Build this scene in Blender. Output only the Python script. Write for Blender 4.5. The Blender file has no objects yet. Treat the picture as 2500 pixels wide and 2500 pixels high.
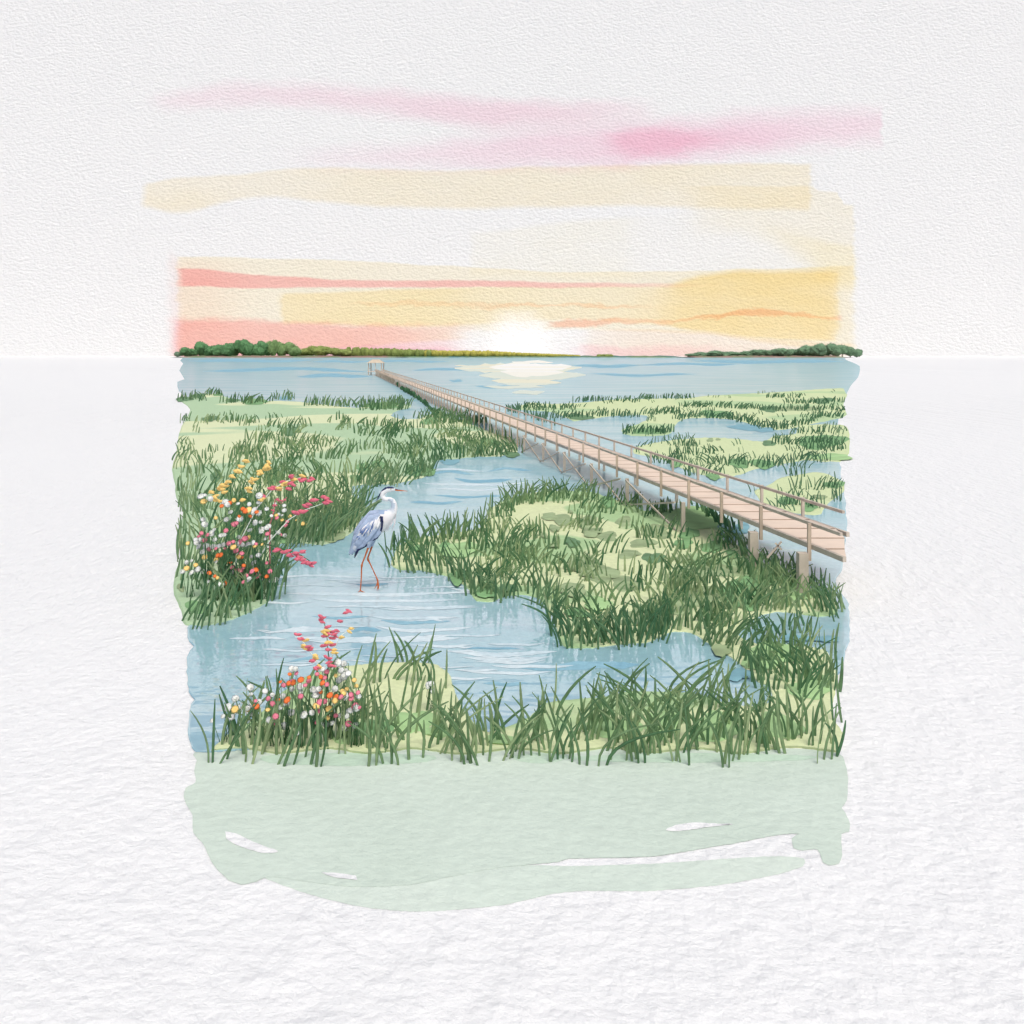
import bpy, bmesh, math, random
from mathutils import Vector, Matrix, noise

R = random.Random(11)
SC = bpy.context.scene
COL = SC.collection
F, CX, YH, H = 2500.0, 1250.0, 864.0, 3.0      # focal length and horizon of the photograph, eye height in metres
SKY_D = 1200.0

def gp(px, py, z=0.0):
    """the place on the level z that the photograph shows at (px, py)"""
    t = F * (H - z) / (py - YH)
    return Vector(((px - CX) / F * t, t, z))

def at(px, py, t):
    """the place at distance t"""
    return Vector(((px - CX) / F * t, t, H - (py - YH) / F * t))

def lin(c):
    c = c / 255.0
    return c / 12.92 if c <= 0.04045 else ((c + 0.055) / 1.055) ** 2.4

PAPER = 0.80
def C(r, g, b, k=0.876):
    return (lin(r) * k, lin(g) * k, lin(b) * k, 1.0)

# ------------------------------------------------------------------ materials
class NT:
    def __init__(self, mat):
        self.t = mat.node_tree
        self.t.nodes.clear()
    def n(self, kind, **kw):
        nd = self.t.nodes.new(kind)
        for k, v in kw.items():
            setattr(nd, k, v)
        return nd
    def put(self, sock, v):
        if hasattr(v, 'is_output') or isinstance(v, bpy.types.NodeSocket):
            self.t.links.new(v, sock)
        elif sock.type == 'VECTOR' and len(v) == 4:
            sock.default_value = v[:3]
        else:
            sock.default_value = v
    def math(self, op, a, b=0.0, c=0.0, clamp=False):
        nd = self.n('ShaderNodeMath', operation=op, use_clamp=clamp)
        self.put(nd.inputs[0], a); self.put(nd.inputs[1], b)
        if op == 'MULTIPLY_ADD':
            self.put(nd.inputs[2], c)
        return nd.outputs[0]
    def mix(self, fac, a, b, blend='MIX'):
        nd = self.n('ShaderNodeMix', data_type='RGBA', blend_type=blend)
        self.put(nd.inputs[0], fac); self.put(nd.inputs[6], a); self.put(nd.inputs[7], b)
        return nd.outputs[2]
    def noise(self, vec, scale, detail=4.0, rough=0.5, dist=0.0):
        nd = self.n('ShaderNodeTexNoise')
        self.put(nd.inputs['Vector'], vec)
        nd.inputs['Scale'].default_value = scale
        nd.inputs['Detail'].default_value = detail
        nd.inputs['Roughness'].default_value = rough
        nd.inputs['Distortion'].default_value = dist
        return nd.outputs['Fac']
    def ramp(self, v, lo, hi, a=0.0, b=1.0, smooth=True):
        nd = self.n('ShaderNodeMapRange', clamp=True)
        if smooth:
            nd.interpolation_type = 'SMOOTHSTEP'
        self.put(nd.inputs[0], v)
        for i, x in enumerate((lo, hi, a, b)):
            self.put(nd.inputs[i + 1], x)
        return nd.outputs[0]
    def scaled(self, vec, s, rot=(0, 0, 0)):
        nd = self.n('ShaderNodeMapping')
        self.put(nd.inputs['Vector'], vec)
        nd.inputs['Scale'].default_value = s
        nd.inputs['Rotation'].default_value = rot
        return nd.outputs[0]
    def bump(self, height, strength, dist):
        nd = self.n('ShaderNodeBump')
        nd.inputs['Strength'].default_value = strength
        nd.inputs['Distance'].default_value = dist
        self.put(nd.inputs['Height'], height)
        return nd.outputs[0]

def new_mat(name):
    m = bpy.data.materials.new(name)
    m.use_nodes = True
    return m, NT(m)

def finish(nt, color, rough=0.9, normal=None, spec=0.1):
    b = nt.n('ShaderNodeBsdfPrincipled')
    nt.put(b.inputs['Base Color'], color)
    b.inputs['Roughness'].default_value = rough
    b.inputs['Specular IOR Level'].default_value = spec
    if normal is not None:
        nt.put(b.inputs['Normal'], normal)
    o = nt.n('ShaderNodeOutputMaterial')
    nt.t.links.new(b.outputs[0], o.inputs[0])
    return b

def grain(nt, vec, scale, aniso=(1, 1, 1)):
    """the cockled tooth of rough cotton paper, the same at every magnification"""
    return nt.math('MULTIPLY_ADD', nt.noise(nt.scaled(vec, (1, 0.4, 1)), 4.0, 3.0, 0.5), 1.6, nt.noise(nt.scaled(vec, aniso), scale * 11.0, 7.0, 0.55))

GR = 0.55      # relief of the ground

def wash(name, c1, c2=None, scale=0.35, lo=0.47, hi=0.53, c3=None, gran=0.10, edge=None, detail=2.0):
    """thin pigment lying in one or two layers over the tooth of the ground"""
    m, nt = new_mat(name)
    geo = nt.n('ShaderNodeNewGeometry').outputs['Position']
    col = c1
    if c2:
        p = nt.noise(geo, scale, detail, 0.45, 0.3)
        col = nt.mix(nt.ramp(p, lo, hi), c1, c2)
    if c3:
        p = nt.noise(nt.scaled(geo, (1, 1, 1), (0, 0, 1.1)), scale * 1.9, detail, 0.45, 0.4)
        col = nt.mix(nt.ramp(p, 0.55, 0.60), col, c3)
    g = nt.noise(geo, 14.0, 8.0, 0.65)
    k = nt.ramp(g, 0.3, 0.7, 1.0 - gran, 1.0 + gran * 0.6)
    mul = nt.n('ShaderNodeVectorMath', operation='SCALE')
    nt.put(mul.inputs[0], col); nt.put(mul.inputs['Scale'], k)
    col = mul.outputs[0]
    if edge:
        a = nt.n('ShaderNodeAttribute', attribute_name='rim').outputs['Fac']
        col = nt.mix(nt.ramp(a, 0.0, 1.0, 0.0, edge, smooth=False), col, nt.mix(1.0, col, c1, 'MULTIPLY'))
    finish(nt, col, 0.95, nt.bump(grain(nt, geo, 0.9), GR * 0.55, 0.07))
    return m

def plain(name, c, var=0.18, scale=8.0, rough=0.8, spec=0.15):
    m, nt = new_mat(name)
    oc = nt.n('ShaderNodeTexCoord').outputs['Object']
    g = nt.noise(oc, scale, 5.0, 0.6)
    mul = nt.n('ShaderNodeVectorMath', operation='SCALE')
    nt.put(mul.inputs[0], c); nt.put(mul.inputs['Scale'], nt.ramp(g, 0.3, 0.7, 1 - var, 1 + var))
    finish(nt, mul.outputs[0], rough, nt.bump(g, 0.2, 0.02), spec)
    return m

def blade_mat(name, ca, cb, cc):
    """each blade keeps its own green; its margins are darker than its middle"""
    m, nt = new_mat(name)
    a = nt.n('ShaderNodeAttribute', attribute_name='blade')
    sep = nt.n('ShaderNodeSeparateColor'); nt.put(sep.inputs[0], a.outputs['Color'])
    rnd, u, v = sep.outputs[0], sep.outputs[1], sep.outputs[2]
    cr = nt.n('ShaderNodeValToRGB')
    cr.color_ramp.elements[0].color = ca
    cr.color_ramp.elements[1].color = cc
    e = cr.color_ramp.elements.new(0.5); e.color = cb
    nt.put(cr.inputs[0], rnd)
    geo = nt.n('ShaderNodeNewGeometry').outputs['Position']
    g = nt.noise(geo, 9.0, 4.0, 0.6)
    ed = nt.ramp(u, 0.45, 1.0, 1.10, 0.72)
    k = nt.math('MULTIPLY', ed, nt.ramp(g, 0.3, 0.7, 0.8, 1.2))
    mul = nt.n('ShaderNodeVectorMath', operation='SCALE')
    nt.put(mul.inputs[0], cr.outputs[0]); nt.put(mul.inputs['Scale'], k)
    b = finish(nt, mul.outputs[0], 0.85, None, 0.1)
    tr = nt.n('ShaderNodeBsdfTranslucent'); nt.put(tr.inputs[0], mul.outputs[0])
    mx = nt.n('ShaderNodeMixShader'); mx.inputs[0].default_value = 0.42          # thin leaves let light through
    out = [x for x in nt.t.nodes if x.type == 'OUTPUT_MATERIAL'][0]
    nt.t.links.new(b.outputs[0], mx.inputs[1]); nt.t.links.new(tr.outputs[0], mx.inputs[2]); nt.t.links.new(mx.outputs[0], out.inputs[0])
    return m

# ------------------------------------------------------------------ mesh helpers
def tag(o, label=None, cat=None, group=None, kind=None):
    if label: o['label'] = label
    if cat: o['category'] = cat
    if group: o['group'] = group
    if kind: o['kind'] = kind
    return o

class MB:
    def __init__(self):
        self.v, self.f, self.m, self.at = [], [], [], []
    def add(self, verts, faces, mi=0, att=None):
        b = len(self.v)
        self.v += [tuple(x) for x in verts]
        self.f += [tuple(i + b for i in f) for f in faces]
        self.m += [mi] * len(faces)
        self.at += att if att else [(0.5, 0.5, 0.5, 1)] * len(verts)
    def box(self, a, b, mi=0):
        x0, y0, z0 = a; x1, y1, z1 = b
        v = [(x0, y0, z0), (x1, y0, z0), (x1, y1, z0), (x0, y1, z0), (x0, y0, z1), (x1, y0, z1), (x1, y1, z1), (x0, y1, z1)]
        self.add(v, [(3, 2, 1, 0), (4, 5, 6, 7), (0, 1, 5, 4), (1, 2, 6, 5), (2, 3, 7, 6), (3, 0, 4, 7)], mi)
    def bar(self, a, b, w, h=None, mi=0, up=(0, 0, 1)):
        a, b = Vector(a), Vector(b); h = h or w
        d = (b - a).normalized(); up = Vector(up)
        if abs(d.dot(up)) > 0.98: up = Vector((0, 1, 0))
        s = d.cross(up).normalized(); u = s.cross(d)
        o = [s * (sx * w / 2) + u * (sz * h / 2) for sx, sz in ((-1, -1), (1, -1), (1, 1), (-1, 1))]
        v = [a + q for q in o] + [b + q for q in o]
        self.add(v, [(3, 2, 1, 0), (4, 5, 6, 7), (0, 1, 5, 4), (1, 2, 6, 5), (2, 3, 7, 6), (3, 0, 4, 7)], mi)
    def tube(self, pts, rad, n=8, mi=0, squash=1.0, side=(0, 1, 0), cap=True):
        pts = [Vector(p) for p in pts]
        rings = []
        for i, p in enumerate(pts):
            d = (pts[min(i + 1, len(pts) - 1)] - pts[max(i - 1, 0)]).normalized()
            s = Vector(side); s = (s - d * s.dot(d))
            s = s.normalized() if s.length > 1e-4 else d.orthogonal().normalized()
            u = s.cross(d)
            r = rad[i] if hasattr(rad, '__len__') else rad
            rings.append([p + s * (math.cos(2 * math.pi * k / n) * r * squash) + u * (math.sin(2 * math.pi * k / n) * r) for k in range(n)])
        v = [q for r in rings for q in r]; f = []
        for i in range(len(rings) - 1):
            for k in range(n):
                k2 = (k + 1) % n
                f.append((i * n + k, i * n + k2, (i + 1) * n + k2, (i + 1) * n + k))
        if cap:
            f.append(tuple(range(n - 1, -1, -1))); f.append(tuple((len(rings) - 1) * n + k for k in range(n)))
        self.add(v, f, mi)
    def build(self, name, mats, parent=None, smooth=False, att=None):
        me = bpy.data.meshes.new(name)
        me.from_pydata(self.v, [], self.f)
        for m in (mats if isinstance(mats, (list, tuple)) else [mats]):
            me.materials.append(m)
        me.polygons.foreach_set('material_index', self.m)
        if smooth:
            me.polygons.foreach_set('use_smooth', [True] * len(me.polygons))
        if att:
            a = me.attributes.new(att, 'FLOAT_COLOR', 'POINT')
            a.data.foreach_set('color', [x for q in self.at for x in q])
        me.update()
        o = bpy.data.objects.new(name, me)
        COL.objects.link(o)
        if parent:
            o.parent = parent
            o.matrix_parent_inverse = Matrix.Translation(-parent.location)
        return o

def empty(name, loc):
    o = bpy.data.objects.new(name, None)
    o.location = loc
    o.empty_display_size = 0.2
    COL.objects.link(o)
    return o

def copy_thing(src):
    """a thing with copies of its parts and their sub-parts"""
    def rec(o, par):
        c = o.copy(); COL.objects.link(c)
        if par: c.parent = par
        for ch in o.children: rec(ch, c)
        return c
    return rec(src, None)

def rough_outline(poly, step=9.0, jit=1.6, seed=1):
    r = random.Random(seed); out = []
    n = len(poly)
    for i in range(n):
        p0, p1, p2, p3 = (Vector(poly[(i + k) % n]) for k in (-1, 0, 1, 2))
        L = (p2 - p1).length; m = max(1, int(L / step))
        for k in range(m):
            t = k / m
            q = 0.5 * ((2 * p1) + (p2 - p0) * t + (2 * p0 - 5 * p1 + 4 * p2 - p3) * t * t + (3 * p1 - p0 - 3 * p2 + p3) * t ** 3)
            lnr = p1.lerp(p2, t)
            q = q.lerp(lnr, 0.35)
            j = jit * min(1.0, max(0.15, (q.y - YH) / 260.0))
            out.append(Vector((q.x + r.uniform(-j, j), q.y + r.uniform(-j, j) * 0.7)))
    return out

def inset(ring, d):
    n = len(ring)
    area = sum(ring[i].x * ring[(i + 1) % n].y - ring[(i + 1) % n].x * ring[i].y for i in range(n))
    s = 1 if area > 0 else -1
    out = []
    for i in range(n):
        e = ring[(i + 2) % n] - ring[i - 2]
        nn = Vector((-e.y, e.x)).normalized() * s
        dd = d * min(1.0, max(0.2, (ring[i].y - YH) / 300.0))
        out.append(ring[i] + nn * dd)
    n = len(ring)
    for i in range(n):            # near a narrow tip the rim thins out
        lim = (out[i] - ring[i]).length * 1.3
        for j in range(n):
            if min((i - j) % n, (j - i) % n) > 3 and (ring[j] - out[i]).length < lim:
                out[i] = ring[i].lerp(out[i], 0.06); break
    return out

def sheet(name, poly, mat, z0, z1=None, rim=5.0, step=9.0, jit=1.6, seed=1, rough=True):
    """a ground-level area with a rounded rim that rises from z0 to z1"""
    ring = rough_outline(poly, step, jit, seed) if rough else [Vector(p) for p in poly]
    z1 = z0 if z1 is None else z1
    ins = inset(ring, rim)
    v = [gp(p.x, p.y, z0) for p in ring] + [gp(p.x, p.y, z1) for p in ins]
    n = len(ring)
    f = [(i, (i + 1) % n, n + (i + 1) % n, n + i) for i in range(n)] + [tuple(range(n, 2 * n))]
    mb = MB(); mb.add(v, f)
    o = mb.build(name, mat)
    bm = bmesh.new(); bm.from_mesh(o.data)
    bmesh.ops.triangulate(bm, faces=[x for x in bm.faces if len(x.verts) > 4])
    bm.normal_update()
    for x in bm.faces:
        if x.normal.z < 0: x.normal_flip()
    bm.to_mesh(o.data); bm.free()
    a = o.data.attributes.new('rim', 'FLOAT', 'POINT')
    a.data.foreach_set('value', [1.0 if i < n else 0.0 for i in range(len(o.data.vertices))])
    return o

def inside(poly, x, y):
    c = False; n = len(poly); j = n - 1
    for i in range(n):
        xi, yi = poly[i]; xj, yj = poly[j]
        if (yi > y) != (yj > y) and x < (xj - xi) * (y - yi) / (yj - yi) + xi:
            c = not c
        j = i
    return c

# ------------------------------------------------------------------ render settings, camera and light
SC.render.engine = 'CYCLES'
SC.view_settings.view_transform = 'Standard'
SC.view_settings.look = 'None'
SC.view_settings.gamma = 1.0
SC.view_settings.exposure = 0.0
cam = bpy.data.cameras.new('camera'); camo = bpy.data.objects.new('camera', cam)
COL.objects.link(camo); SC.camera = camo
camo.location = (0, 0, H); camo.rotation_euler = (math.radians(90), 0, 0)
cam.sensor_width = 36; cam.lens = 36; cam.shift_y = (YH - 1250) / 2500.0
cam.clip_start = 0.1; cam.clip_end = 6000

SUN_EL, SUN_AZ = 60.5, 166.0     # the broad light comes over the right shoulder
world = bpy.data.worlds.new('World'); SC.world = world; world.use_nodes = True
wn = world.node_tree.nodes; bg = wn['Background']
sk = wn.new('ShaderNodeTexSky'); sk.sky_type = 'NISHITA'; sk.sun_disc = False
sk.sun_elevation = math.radians(SUN_EL); sk.sun_rotation = math.radians(SUN_AZ)
sk.air_density = 0.6; sk.dust_density = 4.0; sk.ozone_density = 0.6
world.node_tree.links.new(sk.outputs[0], bg.inputs[0]); bg.inputs[1].default_value = 0.12
sl = bpy.data.lights.new('sun', 'SUN'); sl.energy = 1.5; sl.angle = math.radians(28); sl.color = (0.978, 1.0, 0.905)
so = bpy.data.objects.new('sun', sl); COL.objects.link(so)
az = math.radians(SUN_AZ); el = math.radians(SUN_EL)
sdir = Vector((math.sin(az) * math.cos(el), math.cos(az) * math.cos(el), math.sin(el)))
so.rotation_euler = sdir.to_track_quat('Z', 'Y').to_euler()
EXPOSURE = 0.255
SC.view_settings.exposure = EXPOSURE

# ------------------------------------------------------------------ ground: the white cotton sheet everything stands on
m, nt = new_mat('white_ground')
geo = nt.n('ShaderNodeNewGeometry').outputs['Position']
# farther out the ground is cockled in ever broader swells
gy_ = nt.n('ShaderNodeSeparateXYZ'); nt.put(gy_.inputs[0], geo)
hg = grain(nt, geo, 0.9)
for (f_, s_, lo_, hi_, cap_) in ((0.10, 3.5, 7.0, 14.0, 45.0), (0.45, 22.0, 25.0, 50.0, 180.0), (4.0, 110.0, 110.0, 220.0, 900.0), (14.0, 300.0, 500.0, 800.0, 5000.0)):
    w_ = nt.math('MULTIPLY', nt.ramp(gy_.outputs[1], lo_, hi_), nt.ramp(gy_.outputs[1], cap_, cap_ * 2.2, 1.0, 0.0))
    nn_ = nt.noise(nt.scaled(geo, (1 / f_, 1 / (f_ * s_), 1)), 1.0, 3.0, 0.6)
    hg = nt.math('MULTIPLY_ADD', nt.math('MULTIPLY', w_, nn_), 17.0 * f_, hg)
finish(nt, (PAPER, PAPER, PAPER, 1), 0.95, nt.bump(hg, GR, 0.07), 0.05)
M_PAPER = m
FIL = 1.0
mb = MB()
gx = [-12000, -4000, -1500, -900, -500, -200, -60, -20, 0, 20, 60, 200, 500, 900, 1500, 4000, 12000]
gy = [-12000, -4000, -1500, -40, 0, 3, 6, 10, 20, 50, 120, 300, 700, SKY_D - FIL]
mb.add([(x, y, 0) for y in gy for x in gx],
       [(j * len(gx) + i, j * len(gx) + i + 1, (j + 1) * len(gx) + i + 1, (j + 1) * len(gx) + i) for j in range(len(gy) - 1) for i in range(len(gx) - 1)])
tag(mb.build('ground', M_PAPER), 'bare white rough ground around the marsh', 'ground', kind='structure')

# ------------------------------------------------------------------ sky: a backdrop with bands of evening cloud
m, nt = new_mat('evening_sky')
oc = nt.n('ShaderNodeTexCoord').outputs['Object']
sep = nt.n('ShaderNodeSeparateXYZ'); nt.put(sep.inputs[0], oc)
U0 = nt.math('MULTIPLY_ADD', sep.outputs[0], 1.0 / SKY_D, 0.5)
V0 = nt.math('MULTIPLY_ADD', sep.outputs[2], -1.0 / SKY_D, YH / 2500.0 + H / SKY_D)
rag = nt.noise(oc, 0.016, 5.0, 0.6)
ragx = nt.noise(nt.scaled(oc, (0.4, 1, 1)), 0.05, 5.0, 0.65)
U = nt.math('MULTIPLY_ADD', nt.math('SUBTRACT', ragx, 0.5), 0.016, U0)
V = nt.math('MULTIPLY_ADD', nt.math('SUBTRACT', rag, 0.5), 0.006, V0)
VS = nt.math('MULTIPLY_ADD', nt.math('SUBTRACT', ragx, 0.5), 0.02, V0)      # wet edges spread further
cloud = nt.noise(nt.scaled(oc, (0.35, 1, 1)), 0.012, 4.0, 0.6)
def curve(inp, pts):
    nd = nt.n('ShaderNodeFloatCurve')
    nt.put(nd.inputs['Value'], inp)
    c = nd.mapping.curves[0]
    pts = sorted(pts)
    if pts[0][0] > 0: pts = [(0.0, pts[0][1])] + pts
    if pts[-1][0] < 1: pts = pts + [(1.0, pts[-1][1])]
    while len(c.points) < len(pts): c.points.new(0.5, 0.5)
    for p, q in zip(c.points, pts):
        p.location = q; p.handle_type = 'AUTO_CLAMPED'
    nd.mapping.update()
    return nd.outputs[0]
PXQ = 2500.0
def stroke(base, color, top, bot, alpha, st=4, sb=4, blotch=0.0, spread=False):
    """one band: top and bottom edges and its strength along the band"""
    v = VS if spread else V
    tv = curve(U, [(x / PXQ, y / PXQ) for x, y in top])
    bv = curve(U, [(x / PXQ, y / PXQ) for x, y in bot])
    a = curve(U, [(x / PXQ, y) for x, y in alpha])
    m1 = nt.ramp(nt.math('SUBTRACT', v, tv), -st / PXQ, st / PXQ)
    m2 = nt.ramp(nt.math('SUBTRACT', bv, v), -sb / PXQ, sb / PXQ)
    k = nt.math('MULTIPLY', nt.math('MULTIPLY', m1, m2), a)
    if blotch:
        k = nt.math('MULTIPLY', k, nt.ramp(cloud, 0.3, 0.65, 1 - blotch, 1.0))
    w = tuple(min(1.0, lin(c) / lin(247)) for c in color) + (1.0,)
    return nt.mix(k, base, w, 'MULTIPLY')
col = (PAPER * .986, PAPER * .986, PAPER * .986, 1)
def box_a(x0, x1, a=1.0, s0=4, s1=4):
    return [(x0 - s0, 0), (x0 + s0, a), (x1 - s1, a), (x1 + s1, 0)]
# pink veils high up
col = stroke(col, (246, 222, 231), [(350, 236), (582, 206), (906, 218), (1230, 248), (1640, 250)], [(350, 262), (582, 256), (906, 275), (1230, 312), (1640, 290)],
             [(330, 0), (420, .55), (900, .75), (1250, .95), (1560, .6), (1660, 0)], 24, 26, 0.35, True)
col = stroke(col, (247, 211, 226), [(640, 375), (1035, 352), (1320, 322), (1600, 298), (1800, 285), (2154, 270)], [(640, 400), (1035, 405), (1320, 404), (1580, 395), (1800, 375), (2154, 345)],
             [(620, 0), (800, .30), (1250, .62), (1500, .85), (1700, .85), (2000, .7), (2148, .6), (2156, 0)], 32, 32, 0.25, True)
col = stroke(col, (245, 190, 210), [(1450, 330), (1600, 312), (1750, 322)], [(1450, 365), (1600, 378), (1750, 358)],
             [(1440, 0), (1540, .6), (1620, .6), (1800, .15), (1950, 0)], 22, 22, 0.3, True)
# cream band under the pink
col = stroke(col, (248, 237, 212), [(350, 447), (420, 437), (560, 428), (820, 408), (1080, 418), (1300, 408), (1700, 402), (1975, 400)],
             [(350, 505), (430, 520), (560, 490), (650, 482), (900, 503), (1160, 508), (1500, 503), (1670, 506), (1980, 512)],
             [(345, 0), (360, .9), (650, .8), (1300, .85), (1640, .85), (1975, .85), (1985, 0)], 6, 9, 0.3)
col = stroke(col, (249, 240, 220), [(1660, 455), (1980, 455), (2000, 465), (2045, 470), (2055, 492), (2085, 500)], [(1660, 560), (1800, 560), (2090, 690)],
             [(1620, 0), (1720, .6), (1900, .8), (2080, .75), (2092, 0)], 4, 40, 0.3)
col = stroke(col, (250, 243, 226), [(1150, 565), (1400, 540), (1650, 530), (1900, 560), (2090, 600)], [(1150, 670), (1500, 680), (2090, 700)],
             [(1140, 0), (1160, .55), (1500, .45), (1600, .15), (1950, .3), (2080, .9), (2094, 0)], 10, 20, 0.5)
# the warm belt above the horizon
col = stroke(col, (250, 239, 216), [(440, 628), (800, 634), (1100, 650), (1400, 664), (1700, 662), (1950, 655), (2095, 648)], [(440, 868), (1100, 830), (1400, 805), (1700, 815), (2095, 858)],
             [(425, 0), (445, .85), (700, .9), (1400, .8), (2070, .85), (2098, 0)], 3, 6, 0.12)
col = stroke(col, (250, 226, 164), [(1560, 705), (1750, 668), (1900, 663), (2045, 662)], [(1560, 790), (1700, 808), (1900, 828), (2045, 832)],
             [(1480, 0), (1620, .55), (1760, .8), (1990, .72), (2040, .5), (2062, 0)], 10, 6, 0.25)
col = stroke(col, (251, 232, 182), [(680, 715), (1000, 705), (1560, 700)], [(680, 790), (1000, 798), (1400, 780), (1560, 790)],
             [(676, 0), (692, .6), (1000, .75), (1180, .5), (1400, .35), (1560, .3), (1640, 0)], 5, 6, 0.2)
col = stroke(col, (248, 186, 194), [(430, 658), (640, 670), (830, 682), (1150, 685), (1400, 690), (1700, 694)], [(430, 700), (640, 702), (830, 700), (1150, 701), (1400, 702), (1700, 702)],
             [(425, 0), (455, .9), (600, .88), (1150, .82), (1400, .65), (1600, .35), (1800, 0)], 3, 3, 0.15)
col = stroke(col, (247, 205, 170), [(850, 738), (1100, 738), (1400, 742), (1650, 745)], [(850, 746), (1100, 748), (1400, 750), (1650, 752)],
             [(820, 0), (950, .6), (1250, .55), (1480, .5), (1650, 0)], 3, 3, 0.5, True)
col = stroke(col, (247, 190, 168), [(1330, 785), (1480, 780), (1620, 778), (1750, 766), (1850, 755), (1950, 765), (2060, 770)], [(1330, 800), (1480, 794), (1620, 786), (1750, 778), (1850, 770), (1950, 775), (2060, 778)],
             [(1325, 0), (1370, .75), (1480, .65), (1600, .4), (1830, .75), (1950, .6), (2050, .35), (2066, 0)], 4, 4, 0.3, True)
col = stroke(col, (248, 188, 194), [(430, 778), (640, 782), (830, 792), (1190, 795)], [(430, 876), (2000, 876)],
             [(405, 0), (450, .85), (640, .85), (900, .75), (1050, .5), (1150, .2), (1200, 0)], 12, 4, 0.15, True)
col = stroke(col, (248, 214, 206), [(420, 620), (440, 640), (2000, 640)], [(420, 876), (2000, 876)], [(395, 0), (440, .35), (560, .2), (700, 0)], 20, 4, 0.4, True)
col = stroke(col, (250, 232, 214), [(1330, 815), (1500, 803), (1700, 810), (1900, 830), (2060, 838)], [(1330, 872), (2060, 872)],
             [(1360, 0), (1450, .5), (1700, .8), (2060, .8), (2090, 0)], 4, 4, 0.2)
col = stroke(col, (245, 214, 224), [(800, 848), (2060, 848)], [(800, 876), (2060, 876)], [(780, 0), (900, .8), (1100, .6), (1250, .25), (1450, .7), (1700, .5), (1900, 0)], 10, 4, 0.3, True)
# the low sun: gives off light, whitening the belt
du = nt.math('SUBTRACT', U, 1268.0 / PXQ); dv = nt.math('SUBTRACT', V, 852.0 / PXQ)
rr = nt.math('SQRT', nt.math('ADD', nt.math('POWER', nt.math('MULTIPLY', du, 1.0), 2.0), nt.math('POWER', nt.math('MULTIPLY', dv, 0.98), 2.0)))
rr = nt.math('MULTIPLY_ADD', nt.math('SUBTRACT', ragx, 0.5), 0.03, rr)
sunm = nt.ramp(rr, 25.0 / PXQ, 112.0 / PXQ, 1.0, 0.0)
low = nt.math('MULTIPLY', nt.ramp(nt.math('ABSOLUTE', du), 110.0 / PXQ, 190.0 / PXQ, 1.0, 0.0), nt.ramp(V, 795.0 / PXQ, 815.0 / PXQ))
whi = nt.math('MAXIMUM', sunm, nt.math('MULTIPLY', low, 0.85))
col = nt.mix(whi, col, (PAPER, PAPER, PAPER, 1))
bs = finish(nt, col, 0.95, nt.bump(nt.noise(nt.scaled(oc, (0.65, 1, 1.1), (0, 0.3, 0)), 0.32, 4.0, 0.62), 0.5, 6.0), 0.0)
em = nt.n('ShaderNodeEmission'); em.inputs[0].default_value = (1.0, 0.97, 0.88, 1)
nt.put(em.inputs[1], nt.math('MULTIPLY', sunm, 0.12))
ad = nt.n('ShaderNodeAddShader')
out = [x for x in nt.t.nodes if x.type == 'OUTPUT_MATERIAL'][0]
nt.t.links.new(bs.outputs[0], ad.inputs[0]); nt.t.links.new(em.outputs[0], ad.inputs[1]); nt.t.links.new(ad.outputs[0], out.inputs[0])
mb = MB()
prof = [(SKY_D - FIL + FIL * math.sin(a), FIL - FIL * math.cos(a)) for a in [math.pi / 2 * k / 12 for k in range(13)]] + [(SKY_D, 120), (SKY_D, 420)]
xs = [-1500, -1000, -600, -300, 0, 300, 600, 1000, 1500]
mb.add([(x, p[0], p[1]) for p in prof for x in xs],
       [(j * 9 + i, j * 9 + i + 1, (j + 1) * 9 + i + 1, (j + 1) * 9 + i) for j in range(len(prof) - 1) for i in range(8)])
tag(mb.build('sky', m, smooth=True), 'pale evening sky with pink and yellow cloud bands', 'sky', kind='structure')

# ------------------------------------------------------------------ water
WATER_Z = 0.012
m, nt = new_mat('marsh_water')
geo = nt.n('ShaderNodeNewGeometry').outputs['Position']
n1 = nt.noise(nt.scaled(geo, (0.10, 0.55, 1)), 1.0, 4.0, 0.55, 0.4)
g = nt.noise(geo, 10.0, 8.0, 0.65)
wcol = nt.mix(nt.ramp(n1, 0.4, 0.62), C(166, 207, 219), C(186, 217, 227))
mul = nt.n('ShaderNodeVectorMath', operation='SCALE'); nt.put(mul.inputs[0], wcol); nt.put(mul.inputs['Scale'], nt.ramp(g, 0.3, 0.7, 0.95, 1.05))
db = nt.n('ShaderNodeBsdfDiffuse'); nt.put(db.inputs[0], mul.outputs[0])
nt.put(db.inputs['Normal'], nt.bump(grain(nt, geo, 0.9), GR * 0.4, 0.07))
gl = nt.n('ShaderNodeBsdfGlossy'); gl.inputs['Roughness'].default_value = 0.03
nt.put(gl.inputs['Normal'], nt.bump(nt.noise(nt.scaled(geo, (1.2, 2.4, 1)), 1.0, 3.0, 0.5), 0.06, 0.25))
mx = nt.n('ShaderNodeMixShader'); mx.inputs[0].default_value = 0.33
out = nt.n('ShaderNodeOutputMaterial')
nt.t.links.new(db.outputs[0], mx.inputs[1]); nt.t.links.new(gl.outputs[0], mx.inputs[2]); nt.t.links.new(mx.outputs[0], out.inputs[0])
M_WATER = m
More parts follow.
